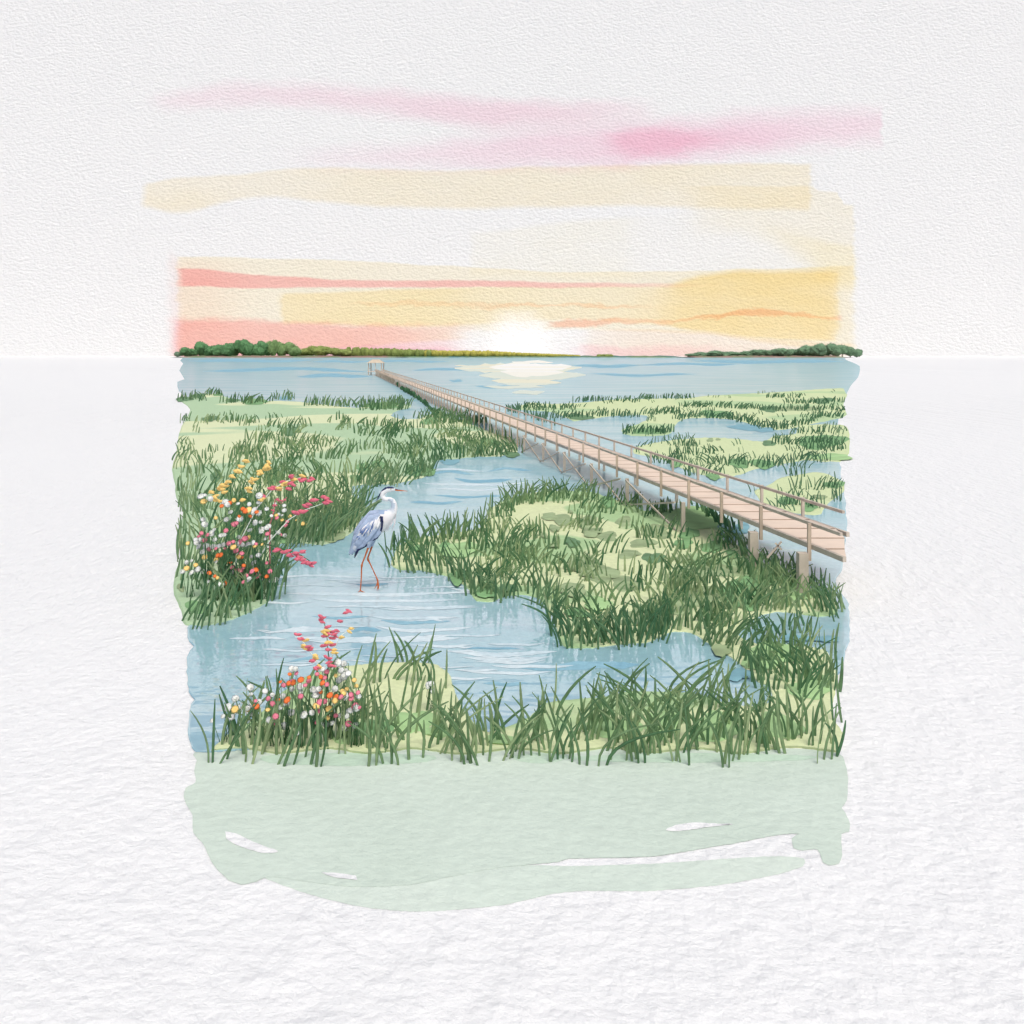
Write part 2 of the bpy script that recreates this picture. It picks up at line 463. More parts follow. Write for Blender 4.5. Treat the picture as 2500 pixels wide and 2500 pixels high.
W_POLY = [(446, 873.5), (440, 880), (447, 888), (438, 905), (450, 926), (433, 932), (437, 956), (470, 985), (480, 1100), (480, 1480), (458, 1532), (460, 1566), (471, 1579),
          (458, 1597), (456, 1640), (461, 1689), (473, 1709), (463, 1726), (459, 1770), (461, 1805), (472, 1832), (520, 1836), (900, 1812), (1200, 1812), (1500, 1790),
          (1900, 1760), (2000, 1700), (2050, 1640), (2062, 1600), (2074, 1565), (2072, 1476), (2048, 1440), (2042, 1412), (2058, 1390), (2060, 1340), (2068, 1290), (2066, 1240), (2058, 1200),
          (2052, 1142), (2040, 1100), (2050, 1000), (2076, 944), (2095, 921), (2099, 894), (2064, 878), (2064, 873.5), (1600, 873.2), (1000, 873.2)]
o = sheet('water', W_POLY, M_WATER, 0.006, WATER_Z, rim=4.0, jit=2.2, seed=3)
tag(o, 'pale blue tidal creek and open water of the marsh', 'water', kind='structure')

# flat sheets on the surface: painted ripple highlights and sun glint, darker slicks
M_RIPPLE_GLINT = wash('painted_ripple_glint', C(220, 234, 239), C(208, 226, 233), 1.5)  # bright highlights of the ripples put into the sheet colour
M_SLICK = wash('ripple_blue', C(138, 184, 203), C(150, 193, 209), 0.8)
M_GLOW = wash('painted_sun_glint', C(250, 244, 225), C(247, 236, 205), 0.02)
M_GLOW2 = wash('painted_warm_glint', C(236, 233, 210), C(222, 229, 216), 0.02)  # cream reflection of the low sun put into the sheet colour
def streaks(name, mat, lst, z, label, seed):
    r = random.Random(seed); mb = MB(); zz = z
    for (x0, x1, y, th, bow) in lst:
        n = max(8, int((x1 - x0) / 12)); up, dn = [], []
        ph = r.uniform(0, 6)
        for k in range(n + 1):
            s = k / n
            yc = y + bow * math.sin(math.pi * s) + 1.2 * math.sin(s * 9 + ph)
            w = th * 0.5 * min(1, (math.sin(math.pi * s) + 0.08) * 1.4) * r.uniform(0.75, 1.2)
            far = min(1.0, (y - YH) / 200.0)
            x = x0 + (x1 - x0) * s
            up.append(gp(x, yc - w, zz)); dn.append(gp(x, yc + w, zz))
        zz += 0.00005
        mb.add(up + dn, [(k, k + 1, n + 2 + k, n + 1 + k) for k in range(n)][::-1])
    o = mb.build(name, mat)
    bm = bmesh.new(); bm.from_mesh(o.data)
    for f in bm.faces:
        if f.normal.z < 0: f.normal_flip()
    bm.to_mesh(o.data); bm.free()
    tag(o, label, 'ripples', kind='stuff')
rw = random.Random(5)
crest = [(1030, 1285, 1178, 5, 6), (1060, 1240, 1192, 4, 4), (1000, 1180, 1150, 4, -4), (700, 1090, 1447, 8, 5), (760, 1120, 1462, 6, 6), (640, 900, 1410, 5, -4),  # streaks of the painted ripple highlights
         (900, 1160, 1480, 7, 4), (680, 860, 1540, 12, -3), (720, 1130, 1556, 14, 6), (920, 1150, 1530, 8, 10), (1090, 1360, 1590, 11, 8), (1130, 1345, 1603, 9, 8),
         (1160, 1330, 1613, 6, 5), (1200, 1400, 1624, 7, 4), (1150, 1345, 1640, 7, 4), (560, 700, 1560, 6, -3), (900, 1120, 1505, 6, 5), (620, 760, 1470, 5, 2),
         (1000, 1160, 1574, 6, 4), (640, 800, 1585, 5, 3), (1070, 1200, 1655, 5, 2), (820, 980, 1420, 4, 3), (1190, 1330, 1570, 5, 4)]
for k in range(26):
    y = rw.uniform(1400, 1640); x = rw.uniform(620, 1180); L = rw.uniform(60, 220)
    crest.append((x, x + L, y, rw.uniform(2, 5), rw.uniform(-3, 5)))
streaks('water_streaks', M_RIPPLE_GLINT, crest, 0.0132, 'white ripple highlights painted across the tidal creek', 1)
slick = [(495, 900, 907, 8, -6), (725, 910, 919, 8, -2), (1005, 1240, 905, 6, -4), (1400, 1560, 893, 8, 1), (1440, 1700, 913, 6, 3), (1560, 1800, 890, 6, -1), (460, 760, 880, 7, 1), (760, 905, 882, 5, 1),
         (1690, 2060, 882, 8, 1), (880, 1100, 882, 5, 0), (1096, 1130, 930, 6, 0), (1160, 1260, 944, 6, 1),
         (1110, 1250, 1168, 8, 8), (1040, 1160, 1158, 6, -6), (1190, 1300, 1150, 5, -6), (1060, 1240, 1210, 5, 3), (1000, 1130, 1225, 6, 3), (860, 950, 1425, 6, 3),
         (930, 1100, 1515, 8, 5), (760, 900, 1505, 6, 3), (1130, 1270, 1585, 5, -3), (1270, 1450, 1632, 6, 2), (1180, 1290, 1668, 8, 2), (1360, 1560, 1622, 18, 2), (700, 830, 1615, 6, -8), (860, 930, 1540, 10, -5)]
streaks('water_streaks', M_SLICK, slick, 0.0124, 'darker blue slicks on the open water and creek', 2)
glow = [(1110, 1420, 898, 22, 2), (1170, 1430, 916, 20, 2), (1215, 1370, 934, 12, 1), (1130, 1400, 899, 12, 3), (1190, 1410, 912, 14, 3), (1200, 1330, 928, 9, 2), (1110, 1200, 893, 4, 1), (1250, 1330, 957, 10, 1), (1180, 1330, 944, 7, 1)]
streaks('water_streaks', M_GLOW2, glow, 0.0170, 'pale yellow painted glints around the sun track', 3)
streaks('water_streaks', wash('painted_white_glint', C(250, 249, 244), C(247, 244, 232), 0.02), [(1195, 1395, 895, 20, 2), (1222, 1375, 908, 16, 3), (1250, 1350, 884, 6, 0)], 0.0180, 'white sun reflection painted on the open water', 4)  # core of the sun's reflection, painted white

# ------------------------------------------------------------------ land
LAND_L = [(440, 978), (462, 967), (524, 960), (549, 967), (593, 979), (667, 977), (735, 980), (804, 988), (866, 994), (930, 988), (1004, 986), (1006, 995), (972, 1004),
          (955, 1014), (975, 1021), (1025, 1020), (1049, 1010), (1082, 1009), (1108, 1022), (1160, 1037), (1207, 1056), (1247, 1066), (1267, 1087), (1266, 1103), (1223, 1117), (1160, 1118),
          (1086, 1126), (1061, 1128), (1056, 1143), (1049, 1164), (1005, 1176), (962, 1185), (912, 1186), (862, 1188), (862, 1205), (878, 1221), (884, 1255), (879, 1286), (840, 1315),
          (788, 1334), (723, 1328), (680, 1332), (662, 1350), (672, 1390), (674, 1436), (659, 1470), (607, 1499), (560, 1519), (498, 1531), (452, 1526), (444, 1500), (434, 1473),
          (423, 1442), (428, 1398), (439, 1359), (440, 1300), (447, 1255), (449, 1240), (430, 1216), (426, 1178), (420, 1147), (431, 1105), (440, 1050), (465, 1000)]
LAND_C = [(967, 1333), (1009, 1312), (1055, 1305), (1117, 1296), (1173, 1284), (1198, 1238), (1226, 1221), (1288, 1202), (1366, 1194), (1453, 1199), (1486, 1214), (1541, 1222), (1570, 1244),
          (1631, 1241), (1675, 1237), (1718, 1245), (1740, 1270), (1762, 1295), (1768, 1317), (1812, 1331), (1838, 1353), (1867, 1382), (1914, 1400), (1957, 1425), (1993, 1436), (2018, 1451),
          (2046, 1474), (2044, 1503), (1993, 1509), (1957, 1504), (1903, 1497), (1856, 1506), (1816, 1537), (1806, 1551), (1830, 1564), (1903, 1575), (1964, 1575), (2015, 1583), (2036, 1612),
          (2046, 1660), (2030, 1740), (2062, 1800), (2040, 1836), (1930, 1826), (1810, 1842), (1700, 1830), (1590, 1840), (1480, 1828), (1370, 1842), (1250, 1830), (1130, 1844), (1010, 1830), (900, 1842), (800, 1830), (690, 1842), (600, 1830), (512, 1834), (528, 1812), (557, 1788), (611, 1758), (662, 1711), (720, 1661),
          (792, 1632), (865, 1620), (973, 1613), (1060, 1617), (1100, 1645), (1112, 1680), (1130, 1725), (1160, 1764), (1192, 1784), (1247, 1768), (1285, 1751), (1334, 1713),
          (1400, 1704), (1479, 1697), (1541, 1684), (1653, 1686), (1704, 1691), (1776, 1714), (1848, 1721), (1880, 1708), (1876, 1680), (1841, 1664), (1812, 1632), (1787, 1610), (1758, 1592),
          (1718, 1567), (1685, 1548), (1638, 1547), (1588, 1570), (1515, 1577), (1472, 1582), (1443, 1586), (1385, 1585), (1362, 1566), (1350, 1513), (1335, 1491), (1313, 1464), (1273, 1455),
          (1226, 1461), (1204, 1473), (1161, 1470), (1148, 1451), (1124, 1427), (1099, 1414), (1074, 1406), (1024, 1396), (971, 1395), (952, 1380), (958, 1355)]
LAND_R1 = [(1249, 1000), (1262, 992), (1297, 982), (1347, 985), (1431, 981), (1516, 973), (1672, 971), (1726, 965), (1866, 958), (2021, 948), (2060, 948), (2068, 964), (2058, 987),
           (2068, 1012), (2040, 1025), (1982, 1037), (1932, 1049), (1897, 1052), (1858, 1044), (1788, 1026), (1710, 1022), (1668, 1026), (1648, 1041), (1640, 1060), (1617, 1066), (1555, 1067),
           (1520, 1061), (1514, 1049), (1547, 1037), (1584, 1020), (1555, 1014), (1478, 1020), (1400, 1030), (1388, 1024), (1347, 1008), (1300, 1004)]
LAND_R2 = [(1544, 1107), (1551, 1089), (1617, 1075), (1710, 1066), (1788, 1068), (1866, 1076), (1889, 1062), (1943, 1057), (1949, 1038), (2021, 1034), (2067, 1041), (2074, 1061), (2072, 1107),
           (2044, 1130), (1963, 1127), (1905, 1138), (1839, 1150), (1808, 1162), (1761, 1171), (1726, 1166), (1672, 1150), (1633, 1131), (1575, 1116)]
LAND_R3 = [(1839, 1196), (1877, 1181), (1905, 1163), (1963, 1154), (2006, 1150), (2058, 1173), (2060, 1204), (2040, 1220), (2017, 1239), (2006, 1258), (1975, 1261), (1905, 1247), (1854, 1224)]
YG, GN, LG = C(221, 229, 170), C(172, 205, 150), C(196, 219, 168)
M_LAND_L = wash('left_marsh_turf', C(186, 212, 174), C(225, 232, 190), 0.085, 0.49, 0.515, gran=0.07, edge=0.35)
M_LAND_C = wash('creek_island_turf', C(223, 231, 184), C(178, 207, 156), 0.30, 0.50, 0.53, gran=0.08, edge=0.35)
M_LAND_R = wash('right_marsh_turf', C(216, 228, 180), C(192, 216, 168), 0.07, 0.49, 0.52, gran=0.07, edge=0.4)
BANK_Z = 0.022
for nm, poly, mat, lab, sd in (('marsh_bank', LAND_L, M_LAND_L, 'wide green marsh bank left of the creek', 21), ('marsh_bank', LAND_C, M_LAND_C, 'green marsh island and near bank right of the creek', 22),
                               ('marsh_bank', LAND_R1, M_LAND_R, 'far green marsh bank right of the boardwalk', 23), ('marsh_bank', LAND_R2, M_LAND_R, 'middle green marsh islet right of the boardwalk', 24),
                               ('marsh_bank', LAND_R3, M_LAND_R, 'small green marsh islet beside the near boardwalk', 25)):
    tag(sheet(nm, poly, mat, 0.0, BANK_Z, rim=6.0, seed=sd), lab, 'marsh bank', kind='structure')

# pale lawn in front
LAWN = [(520, 1826), (479, 1862), (475, 1891), (478, 1910), (454, 1924), (449, 1945), (458, 1970), (470, 1990), (472, 2032), (499, 2065), (520, 2110), (557, 2148), (590, 2159), (624, 2152), (661, 2140),
        (720, 2148), (860, 2165), (1000, 2160), (1100, 2140), (1220, 2118), (1366, 2104), (1390, 2096), (1589, 2091), (1780, 2061), (1888, 2040), (1948, 2035), (1934, 2046), (1937, 2070), (1960, 2076),
        (1996, 2074), (2010, 2106), (2024, 2112), (2048, 2108), (2056, 2088), (2054, 2036), (2072, 2030), (2076, 2012), (2064, 1985), (2054, 1972), (2068, 1952), (2070, 1900), (2064, 1866), (2046, 1838), (1900, 1826), (1200, 1826)]
LAWN2 = [(640, 2135), (723, 2173), (814, 2199), (897, 2216), (1000, 2225), (1104, 2222), (1236, 2208), (1345, 2183), (1426, 2175), (1589, 2175), (1752, 2161), (1888, 2137), (1960, 2115), (1962, 2096),
         (1900, 2090), (1780, 2096), (1600, 2108), (1400, 2114), (1250, 2112), (1100, 2132), (900, 2150)]
M_LAWN = wash('pale_lawn', C(208, 222, 209), C(214, 227, 215), 0.5, 0.35, 0.65, gran=0.04, edge=0.05)
M_LAWN2 = wash('paler_lawn', C(221, 232, 221), C(216, 229, 217), 0.5, 0.35, 0.65, gran=0.04, edge=0.04)
tag(sheet('lawn', LAWN2, M_LAWN2, 0.0015, 0.002, rim=5, seed=31, jit=1.0), 'palest green lawn strip at the very front', 'lawn', kind='structure')
tag(sheet('lawn', LAWN, M_LAWN, 0.0032, 0.0037, rim=5, seed=32, jit=1.0), 'pale green lawn in front of the tall grass', 'lawn', kind='structure')
BARE = [[(1625, 2026), (1650, 2014), (1690, 2008), (1740, 2010), (1790, 2012), (1720, 2020), (1660, 2029)], [(550, 2030), (575, 2034), (620, 2056), (680, 2078), (640, 2082), (580, 2064), (552, 2046)],
        [(785, 2130), (830, 2132), (868, 2138), (872, 2148), (820, 2142)]]
for k, b in enumerate(BARE):
    tag(sheet('bare_ground', b, M_PAPER, 0.0062, 0.0064, rim=2, seed=40 + k, jit=1.0),
        ('white bare patch in the right of the lawn', 'white bare patch in the left of the lawn', 'small white bare patch low in the lawn')[k], 'bare ground', kind='structure')
M_LAWN3 = wash('lawn_edge', C(198, 221, 201), C(204, 225, 206), 0.6, 0.35, 0.65, gran=0.05, edge=0.05)
for k, (a, b, d) in enumerate(((640, 1060, 24), (1250, 1390, 18), (1400, 1980, 16))):
    pl = [(a, 1846), (a + 20, 1846 + d * .7), ((a + b) / 2, 1846 + d), (b - 20, 1846 + d * .6), (b, 1845), ((a + b) / 2, 1838)]
    tag(sheet('lawn', pl, M_LAWN3, 0.0048, 0.005, rim=3, seed=50 + k, jit=1.0), ('greener lawn edge under the flowers', 'greener lawn edge below the creek notch', 'greener lawn edge under the right hand grass')[k], 'lawn', kind='structure')

# ------------------------------------------------------------------ ground cover: low dark mats of plants on the banks, painted reflections on the water
M_COV = [plain('cover_olive', C(160, 178, 136), 0.18, 3.0), plain('cover_green', C(134, 176, 124), 0.18, 3.0), plain('cover_dark', C(112, 146, 108), 0.2, 3.0), plain('painted_reflection', C(134, 178, 190), 0.1, 3.0),
         plain('cover_light', C(174, 209, 150), 0.12, 3.0)]
def zD(x, y): return (1450 + x * .3623, 1150 + y * .3623)
def zC(x, y): return (900 + x * .3106, 1100 + y * .3106)
def zB(x, y): return (850 + x * .3106, 820 + y * .3106)
def zA(x, y): return (400 + x * .3106, 780 + y * .3106)
def z5(x, y): return (1400 + x * .3882, 820 + y * .3882)
def zL(x, y): return (400 + x * .2588, 1100 + y * .2588)
def zE(x, y): return (430 + x * .3623, 1450 + y * .3623)
COVER_AND_REFLECTIONS = {'creek island': [zD(*q[:2]) + (q[2] * .3623, q[3] * .3623, q[4]) for q in [
    (200, 340, 60, 32, 0), (90, 440, 80, 30, 0), (420, 410, 110, 45, 0), (330, 485, 90, 30, 0), (240, 560, 80, 28, 0), (400, 585, 70, 40, 2), (60, 720, 90, 34, 0), (220, 760, 110, 50, 0),
    (620, 700, 150, 50, 0), (840, 670, 150, 50, 0), (720, 850, 190, 80, 0), (1000, 790, 170, 70, 1), (1130, 730, 110, 45, 1), (560, 900, 130, 60, 0), (370, 950, 160, 50, 0), (290, 1010, 110, 35, 0),
    (640, 420, 80, 36, 1), (600, 490, 70, 30, 1), (800, 510, 70, 45, 1), (690, 320, 170, 70, 4), (1350, 830, 150, 50, 4), (985, 385, 62, 42, 2), (1370, 1125, 110, 26, 0), (1560, 1130, 90, 26, 0),
    (860, 1205, 60, 50, 0), (1190, 1240, 190, 90, 4), (980, 1370, 80, 45, 2), (1060, 900, 60, 40, 1), (950, 880, 100, 40, 1), (1420, 820, 30, 25, 1), (600, 590, 60, 24, 0), (930, 560, 40, 30, 1)]] +
    [zC(*q[:2]) + (q[2] * .3106, q[3] * .3106, q[4]) for q in [
    (1540, 545, 90, 40, 0), (1430, 520, 80, 28, 0), (1460, 610, 40, 30, 0), (1590, 480, 16, 12, 0), (1315, 665, 20, 20, 0), (1380, 665, 30, 24, 0), (1480, 700, 30, 26, 0), (1450, 745, 40, 20, 0), (1600, 720, 55, 40, 2),
    (1720, 560, 70, 55, 0), (1760, 640, 80, 36, 0), (1700, 895, 180, 55, 0), (1830, 960, 140, 50, 0), (1090, 1080, 90, 30, 2), (930, 1090, 70, 80, 1), (690, 1000, 60, 50, 1), (600, 745, 40, 36, 1), (390, 765, 36, 26, 1), (700, 780, 150, 60, 4),
    (1880, 400, 70, 40, 1), (1600, 1090, 130, 50, 0), (1800, 1200, 130, 50, 4), (1640, 1270, 90, 40, 1)]],
    'near bank': [zE(*q[:2]) + (q[2] * .3623, q[3] * .3623, q[4]) for q in [(1600, 860, 150, 80, 4), (1330, 900, 120, 60, 1), (1130, 960, 120, 40, 4), (1750, 930, 90, 40, 4)]] + [(1500, 1776, 60, 30, 4), (1620, 1766, 50, 35, 4), (1750, 1776, 60, 34, 4), (1900, 1772, 60, 30, 4), (1980, 1680, 50, 30, 4), (1230, 1806, 50, 12, 4)],
    'left marsh': [zL(*q[:2]) + (q[2] * .2588, q[3] * .2588, q[4]) for q in [(490, 240, 50, 60, 2), (1800, 260, 40, 40, 1), (1530, 640, 70, 90, 1), (1100, 830, 70, 40, 1), (1050, 270, 60, 40, 1), (700, 1400, 200, 50, 1), (320, 1480, 120, 60, 1), (1250, 720, 80, 70, 1), (650, 760, 150, 80, 4), (1600, 800, 120, 60, 0), (160, 1290, 36, 40, 0)]] +
    [zB(*q[:2]) + (q[2] * .3106, q[3] * .3106, q[4]) for q in [(640, 670, 70, 26, 1), (1090, 840, 80, 34, 1), (1280, 930, 60, 28, 2), (800, 990, 90, 20, 2), (120, 1030, 50, 40, 1), (240, 1010, 50, 40, 1), (560, 1060, 110, 50, 1), (340, 1060, 40, 30, 2), (740, 630, 60, 20, 1)]] +
    [zA(*q[:2]) + (q[2] * .3106, q[3] * .3106, q[4]) for q in [(160, 625, 60, 22, 2), (270, 600, 50, 20, 2), (720, 645, 110, 22, 1), (950, 615, 60, 14, 2), (540, 635, 50, 16, 2), (1720, 675, 170, 22, 1), (1000, 880, 70, 34, 2), (360, 780, 60, 22, 2), (430, 590, 40, 12, 1)]],
    'right marsh': [z5(*q[:2]) + (q[2] * .3882, q[3] * .3882, q[4]) for q in [(1230, 460, 50, 24, 2), (1400, 458, 150, 18, 0), (1570, 408, 70, 18, 2), (890, 490, 90, 26, 1), (1560, 665, 140, 46, 1), (1230, 675, 50, 16, 2), (740, 680, 40, 14, 0), (860, 655, 24, 12, 0), (910, 650, 14, 8, 0),
    (1045, 800, 60, 34, 1), (1190, 805, 80, 28, 1), (1640, 935, 60, 24, 1), (1550, 1012, 50, 13, 0), (1345, 1035, 52, 30, 1), (1480, 1070, 64, 30, 1), (1090, 575, 120, 18, 1), (470, 600, 90, 22, 1), (650, 800, 50, 22, 1), (880, 885, 40, 22, 1), (40, 510, 90, 16, 2), (1620, 760, 120, 24, 4), (1210, 590, 60, 14, 0)]]}
for where, lst in COVER_AND_REFLECTIONS.items():
    r = random.Random(hash(len(where)) + 7); mb = MB()
    for k, (px, py, rx, ry, tn) in enumerate(lst):
        n = 22; land = any(inside(q_, px, py) for q_ in (LAND_L, LAND_C, LAND_R1, LAND_R2, LAND_R3)); tn = tn if land else 3; zb = (BANK_Z if land else WATER_Z) + 0.004 + 0.0004 * k  # off the land the patch is a water reflection painted blue
        ph = [r.uniform(0, 6.28) for _ in range(3)]
        out_, mid_ = [], []
        for i in range(n):
            a = 2 * math.pi * i / n
            q = 1 + 0.16 * math.sin(2 * a + ph[0]) + 0.12 * math.sin(3 * a + ph[1]) + 0.08 * math.sin(6 * a + ph[2]) + r.uniform(-.05, .05)
            out_.append(gp(px + rx * q * math.cos(a), py + ry * q * math.sin(a), zb - 0.004))
            mid_.append(gp(px + rx * q * .8 * math.cos(a), py + ry * q * .8 * math.sin(a), zb + 0.006))
        c = gp(px, py, zb + 0.009)
        mb.add(out_ + mid_ + [c], [(i, n + i, n + (i + 1) % n, (i + 1) % n) for i in range(n)] + [(n + i, 2 * n, n + (i + 1) % n) for i in range(n)], tn)
    o = mb.build('cover_and_reflections', M_COV, smooth=True)
    bm = bmesh.new(); bm.from_mesh(o.data)
    for f in bm.faces:
        if f.normal.z < 0: f.normal_flip()
    bm.to_mesh(o.data); bm.free()
    tag(o, 'low dark mats of ground cover, the blue ones painted reflections, on the ' + where, 'ground cover', kind='stuff')

# ------------------------------------------------------------------ grass
M_BLADE = blade_mat('grass_blade', C(85, 126, 91), C(128, 159, 116), C(178, 195, 148))
M_BLADE_D = blade_mat('dark_grass_blade', C(82, 122, 92), C(108, 144, 112), C(146, 172, 138))
def blade(mb, base, h, w, lean, curl, tone, phi, seg=6):
    """one curved blade from its foot to its tip, folded along the middle"""
    n = Vector((math.sin(phi), -math.cos(phi), 0)); d = Vector((math.cos(phi), math.sin(phi), 0))
    prof = [0.8, 1.0, 1.0, 0.95, 0.85, 0.7, 0.34]
    pts = []
    for i in range(seg + 1):
        s = i / seg
        pts.append(base + d * (h * (lean * s + curl * s * s)) + Vector((0, 0, h * (s - 0.22 * abs(curl) * s * s))))
    tp = pts[-1]
    if not 426 < CX + F * tp.x / tp.y < 2066: return      # the marsh ends here
    v, at_ = [], []
    for i, p in enumerate(pts):
        tg = (pts[min(i + 1, seg)] - pts[max(i - 1, 0)]).normalized()
        sd = tg.cross(n).normalized() * (w * 0.5 * prof[i])
        v += [p - sd, p + n * (w * 0.12 * prof[i]), p + sd]
        at_ += [(tone, 1.0, i / seg, 1), (tone, 0.0, i / seg, 1), (tone, 1.0, i / seg, 1)]
    f = []
    for i in range(seg):
        a = i * 3
        f += [(a, a + 1, a + 4, a + 3), (a + 1, a + 2, a + 5, a + 4)]
    mb.add(v, f, 0, at_)

def tuft(mb, r, px, py, n, hk, wd, lean=None, tone=None, spread=1.0, z=BANK_Z, wk=1.0):
    """a tuft: blades side by side that share a lean"""
    lean = r.gauss(0.03, 0.16) if lean is None else lean
    tone = r.uniform(0.05, 0.9) if tone is None else tone + r.gauss(0, .18)
    curl0 = r.gauss(0.1 if lean > 0 else -0.1, CURL)
    for k in range(n):
        x = px + (k - (n - 1) / 2) * wd * r.uniform(.7, 1.3) + r.uniform(-2, 2) * spread
        y = py + r.uniform(-.35, .35) * wd * spread
        b = gp(x, y, z - 0.02)
        h = hk * r.uniform(.65, 1.15)
        w = (0.012 + 0.00105 * b.y) * r.uniform(.75, 1.25) * wk
        w = min(w, h * 0.25)
        blade(mb, b, h, w, lean + r.gauss(0, .1) + 0.10 * (k - (n - 1) / 2) / max(1, n) * r.choice((1, 1, -1)), curl0 + r.gauss(0, .12),
              min(1, max(0, tone + r.gauss(0, .15))), r.gauss(0, 0.35))

DENS, DENS_E, CURL = 0.66, 0.8, 0.26
def field(mb, r, poly, n, ylo, yhi, hk, nb=(3, 8), xlo=0, xhi=2500, gap=0.0, wk=1.0, tone=None):
    done = 0; tries = 0
    n = int(n * DENS)
    while done < n and tries < n * 60:
        tries += 1
        x, y = r.uniform(xlo, xhi), r.uniform(ylo, yhi)
        if not inside(poly, x, y): continue
        if gap and noise.noise(Vector((x * .012, y * .03, 3.1))) < gap: continue
        s = (y - YH) / 400.0
        tuft(mb, r, x, y, r.randint(*nb), hk(y) if callable(hk) else hk, 5.0 + 6.0 * s, wk=wk, tone=tone)
        done += 1

def edge_row(mb, r, line, step, hk, lean=(0, .2), nb=(2, 4), z=BANK_Z, jit=5, wk=1.0, tone=None):
    for a, b in zip(line[:-1], line[1:]):
        a, b = Vector(a), Vector(b); L = (b - a).length; m = max(1, int(L / step * DENS_E))
        for k in range(m):
            q = a.lerp(b, (k + r.random()) / m)
            s = max(0.1, (q.y - YH) / 400.0)
            tuft(mb, r, q.x, q.y + r.uniform(-jit, jit * .4) * s, r.randint(*nb), hk, 4.5 + 5.0 * s, r.gauss(lean[0], lean[1] * .65), tone, z=z, wk=wk)

# left marsh
r = random.Random(101); mb = MB()
far_h = lambda y: 0.34 + 0.16 * r.random()
for (x0, x1, y) in ((436, 500, 978), (500, 545, 966), (545, 600, 985), (590, 665, 985), (665, 718, 976), (740, 800, 990), (800, 870, 993), (868, 1004, 993), (880, 990, 1001), (1030, 1110, 1022), (1060, 1190, 1035)):
    edge_row(mb, r, [(x0, y), (x1, y)], 5.0, 0.62, (0.1, .2), (1, 3), jit=9, tone=0.3)
for (x0, x1, y) in ((430, 635, 1032), (640, 760, 1045), (680, 740, 1065), (800, 860, 1030), (820, 980, 1042), (880, 960, 1068), (590, 660, 1078), (700, 790, 1090)):
    edge_row(mb, r, [(x0, y), (x1, y + r.uniform(-5, 5))], 11, 0.42, (0.12, .2), (2, 4), jit=14)
field(mb, r, LAND_L, 70, 1040, 1130, 0.42, (3, 6), gap=-.15)
field(mb, r, LAND_L, 60, 1110, 1200, 0.46, (3, 7), xlo=430, xhi=1060)
field(mb, r, LAND_L, 70, 1170, 1300, 0.50, (4, 8), xlo=440, xhi=880)
field(mb, r, LAND_L, 70, 1230, 1330, 0.50, (4, 8), xlo=560, xhi=880)
field(mb, r, LAND_L, 60, 1300, 1480, 0.46, (4, 8), xlo=440, xhi=680)
field(mb, r, LAND_L, 75, 1020, 1120, 0.42, (3, 6), xlo=1000, xhi=1260)
field(mb, r, LAND_L, 90, 1005, 1110, 0.26, (2, 5), wk=.75)
field(mb, r, LAND_L, 60, 1080, 1200, 0.32, (2, 5), wk=.8)
edge_row(mb, r, [(1265, 1100), (1223, 1115), (1160, 1116), (1086, 1124), (1063, 1127)], 9, 0.50, (0.05, .2), (2, 4), tone=.25)
edge_row(mb, r, [(1058, 1130), (1046, 1160), (1005, 1172), (962, 1182), (912, 1184), (866, 1188)], 6, 0.52, (0.1, .2), (2, 4), jit=22, tone=.3)
edge_row(mb, r, [(874, 1220), (882, 1255), (876, 1284), (840, 1312), (788, 1330), (723, 1325), (680, 1330)], 6, 0.55, (0.2, .2), (2, 4), jit=26, tone=.35)
edge_row(mb, r, [(664, 1360), (674, 1400), (672, 1436), (659, 1466), (607, 1495), (560, 1514), (498, 1527), (452, 1522)], 8, 0.46, (0.1, .25), (2, 4), jit=24, tone=.2)
edge_row(mb, r, [(440, 1200), (446, 1255), (444, 1300), (440, 1360), (432, 1420), (444, 1500)], 22, 0.46, (-.05, .2), (2, 4), jit=12)
tag(mb.build('marsh_grass', M_BLADE, att='blade'), 'tufted green grass over the left marsh bank', 'grass', kind='stuff')

# creek island
r = random.Random(202); mb = MB()
edge_row(mb, r, [(972, 1362), (1009, 1335), (1055, 1328), (1117, 1322), (1173, 1310), (1200, 1268), (1226, 1246), (1288, 1228), (1366, 1218), (1453, 1222), (1490, 1228)], 10, 0.44, (0.05, .2), (2, 3), jit=10, tone=.4)
edge_row(mb, r, [(1226, 1246), (1288, 1234), (1366, 1226), (1453, 1230)], 12, 0.46, (0.12, .15), (3, 5), jit=16, tone=.45)
edge_row(mb, r, [(1490, 1228), (1545, 1240), (1580, 1262), (1640, 1262)], 8, 0.30, (0.1, .2), (2, 4), jit=12, tone=.2)
edge_row(mb, r, [(1700, 1238), (1730, 1262), (1765, 1280), (1795, 1300)], 6, 0.26, (-.25, .1), (2, 3), jit=6, tone=.1, wk=1.4)
edge_row(mb, r, [(1768, 1335), (1812, 1352), (1838, 1375), (1867, 1400), (1914, 1420), (1957, 1440), (1993, 1450), (2018, 1470)], 9, 0.36, (-.1, .2), (2, 4), jit=12, tone=.3)
edge_row(mb, r, [(952, 1378), (1000, 1393), (1074, 1403), (1124, 1424), (1148, 1448), (1165, 1466), (1204, 1470)], 9, 0.42, (-.12, .18), (2, 4), jit=16, tone=.25)
edge_row(mb, r, [(1204, 1470), (1273, 1452), (1313, 1462), (1335, 1489), (1350, 1511), (1364, 1564)], 9, 0.38, (-.05, .18), (2, 3), jit=20, tone=.3)
edge_row(mb, r, [(1366, 1566), (1385, 1582), (1443, 1583), (1515, 1575), (1588, 1567), (1638, 1545)], 7, 0.40, (-.05, .2), (2, 4), jit=20, tone=.15)
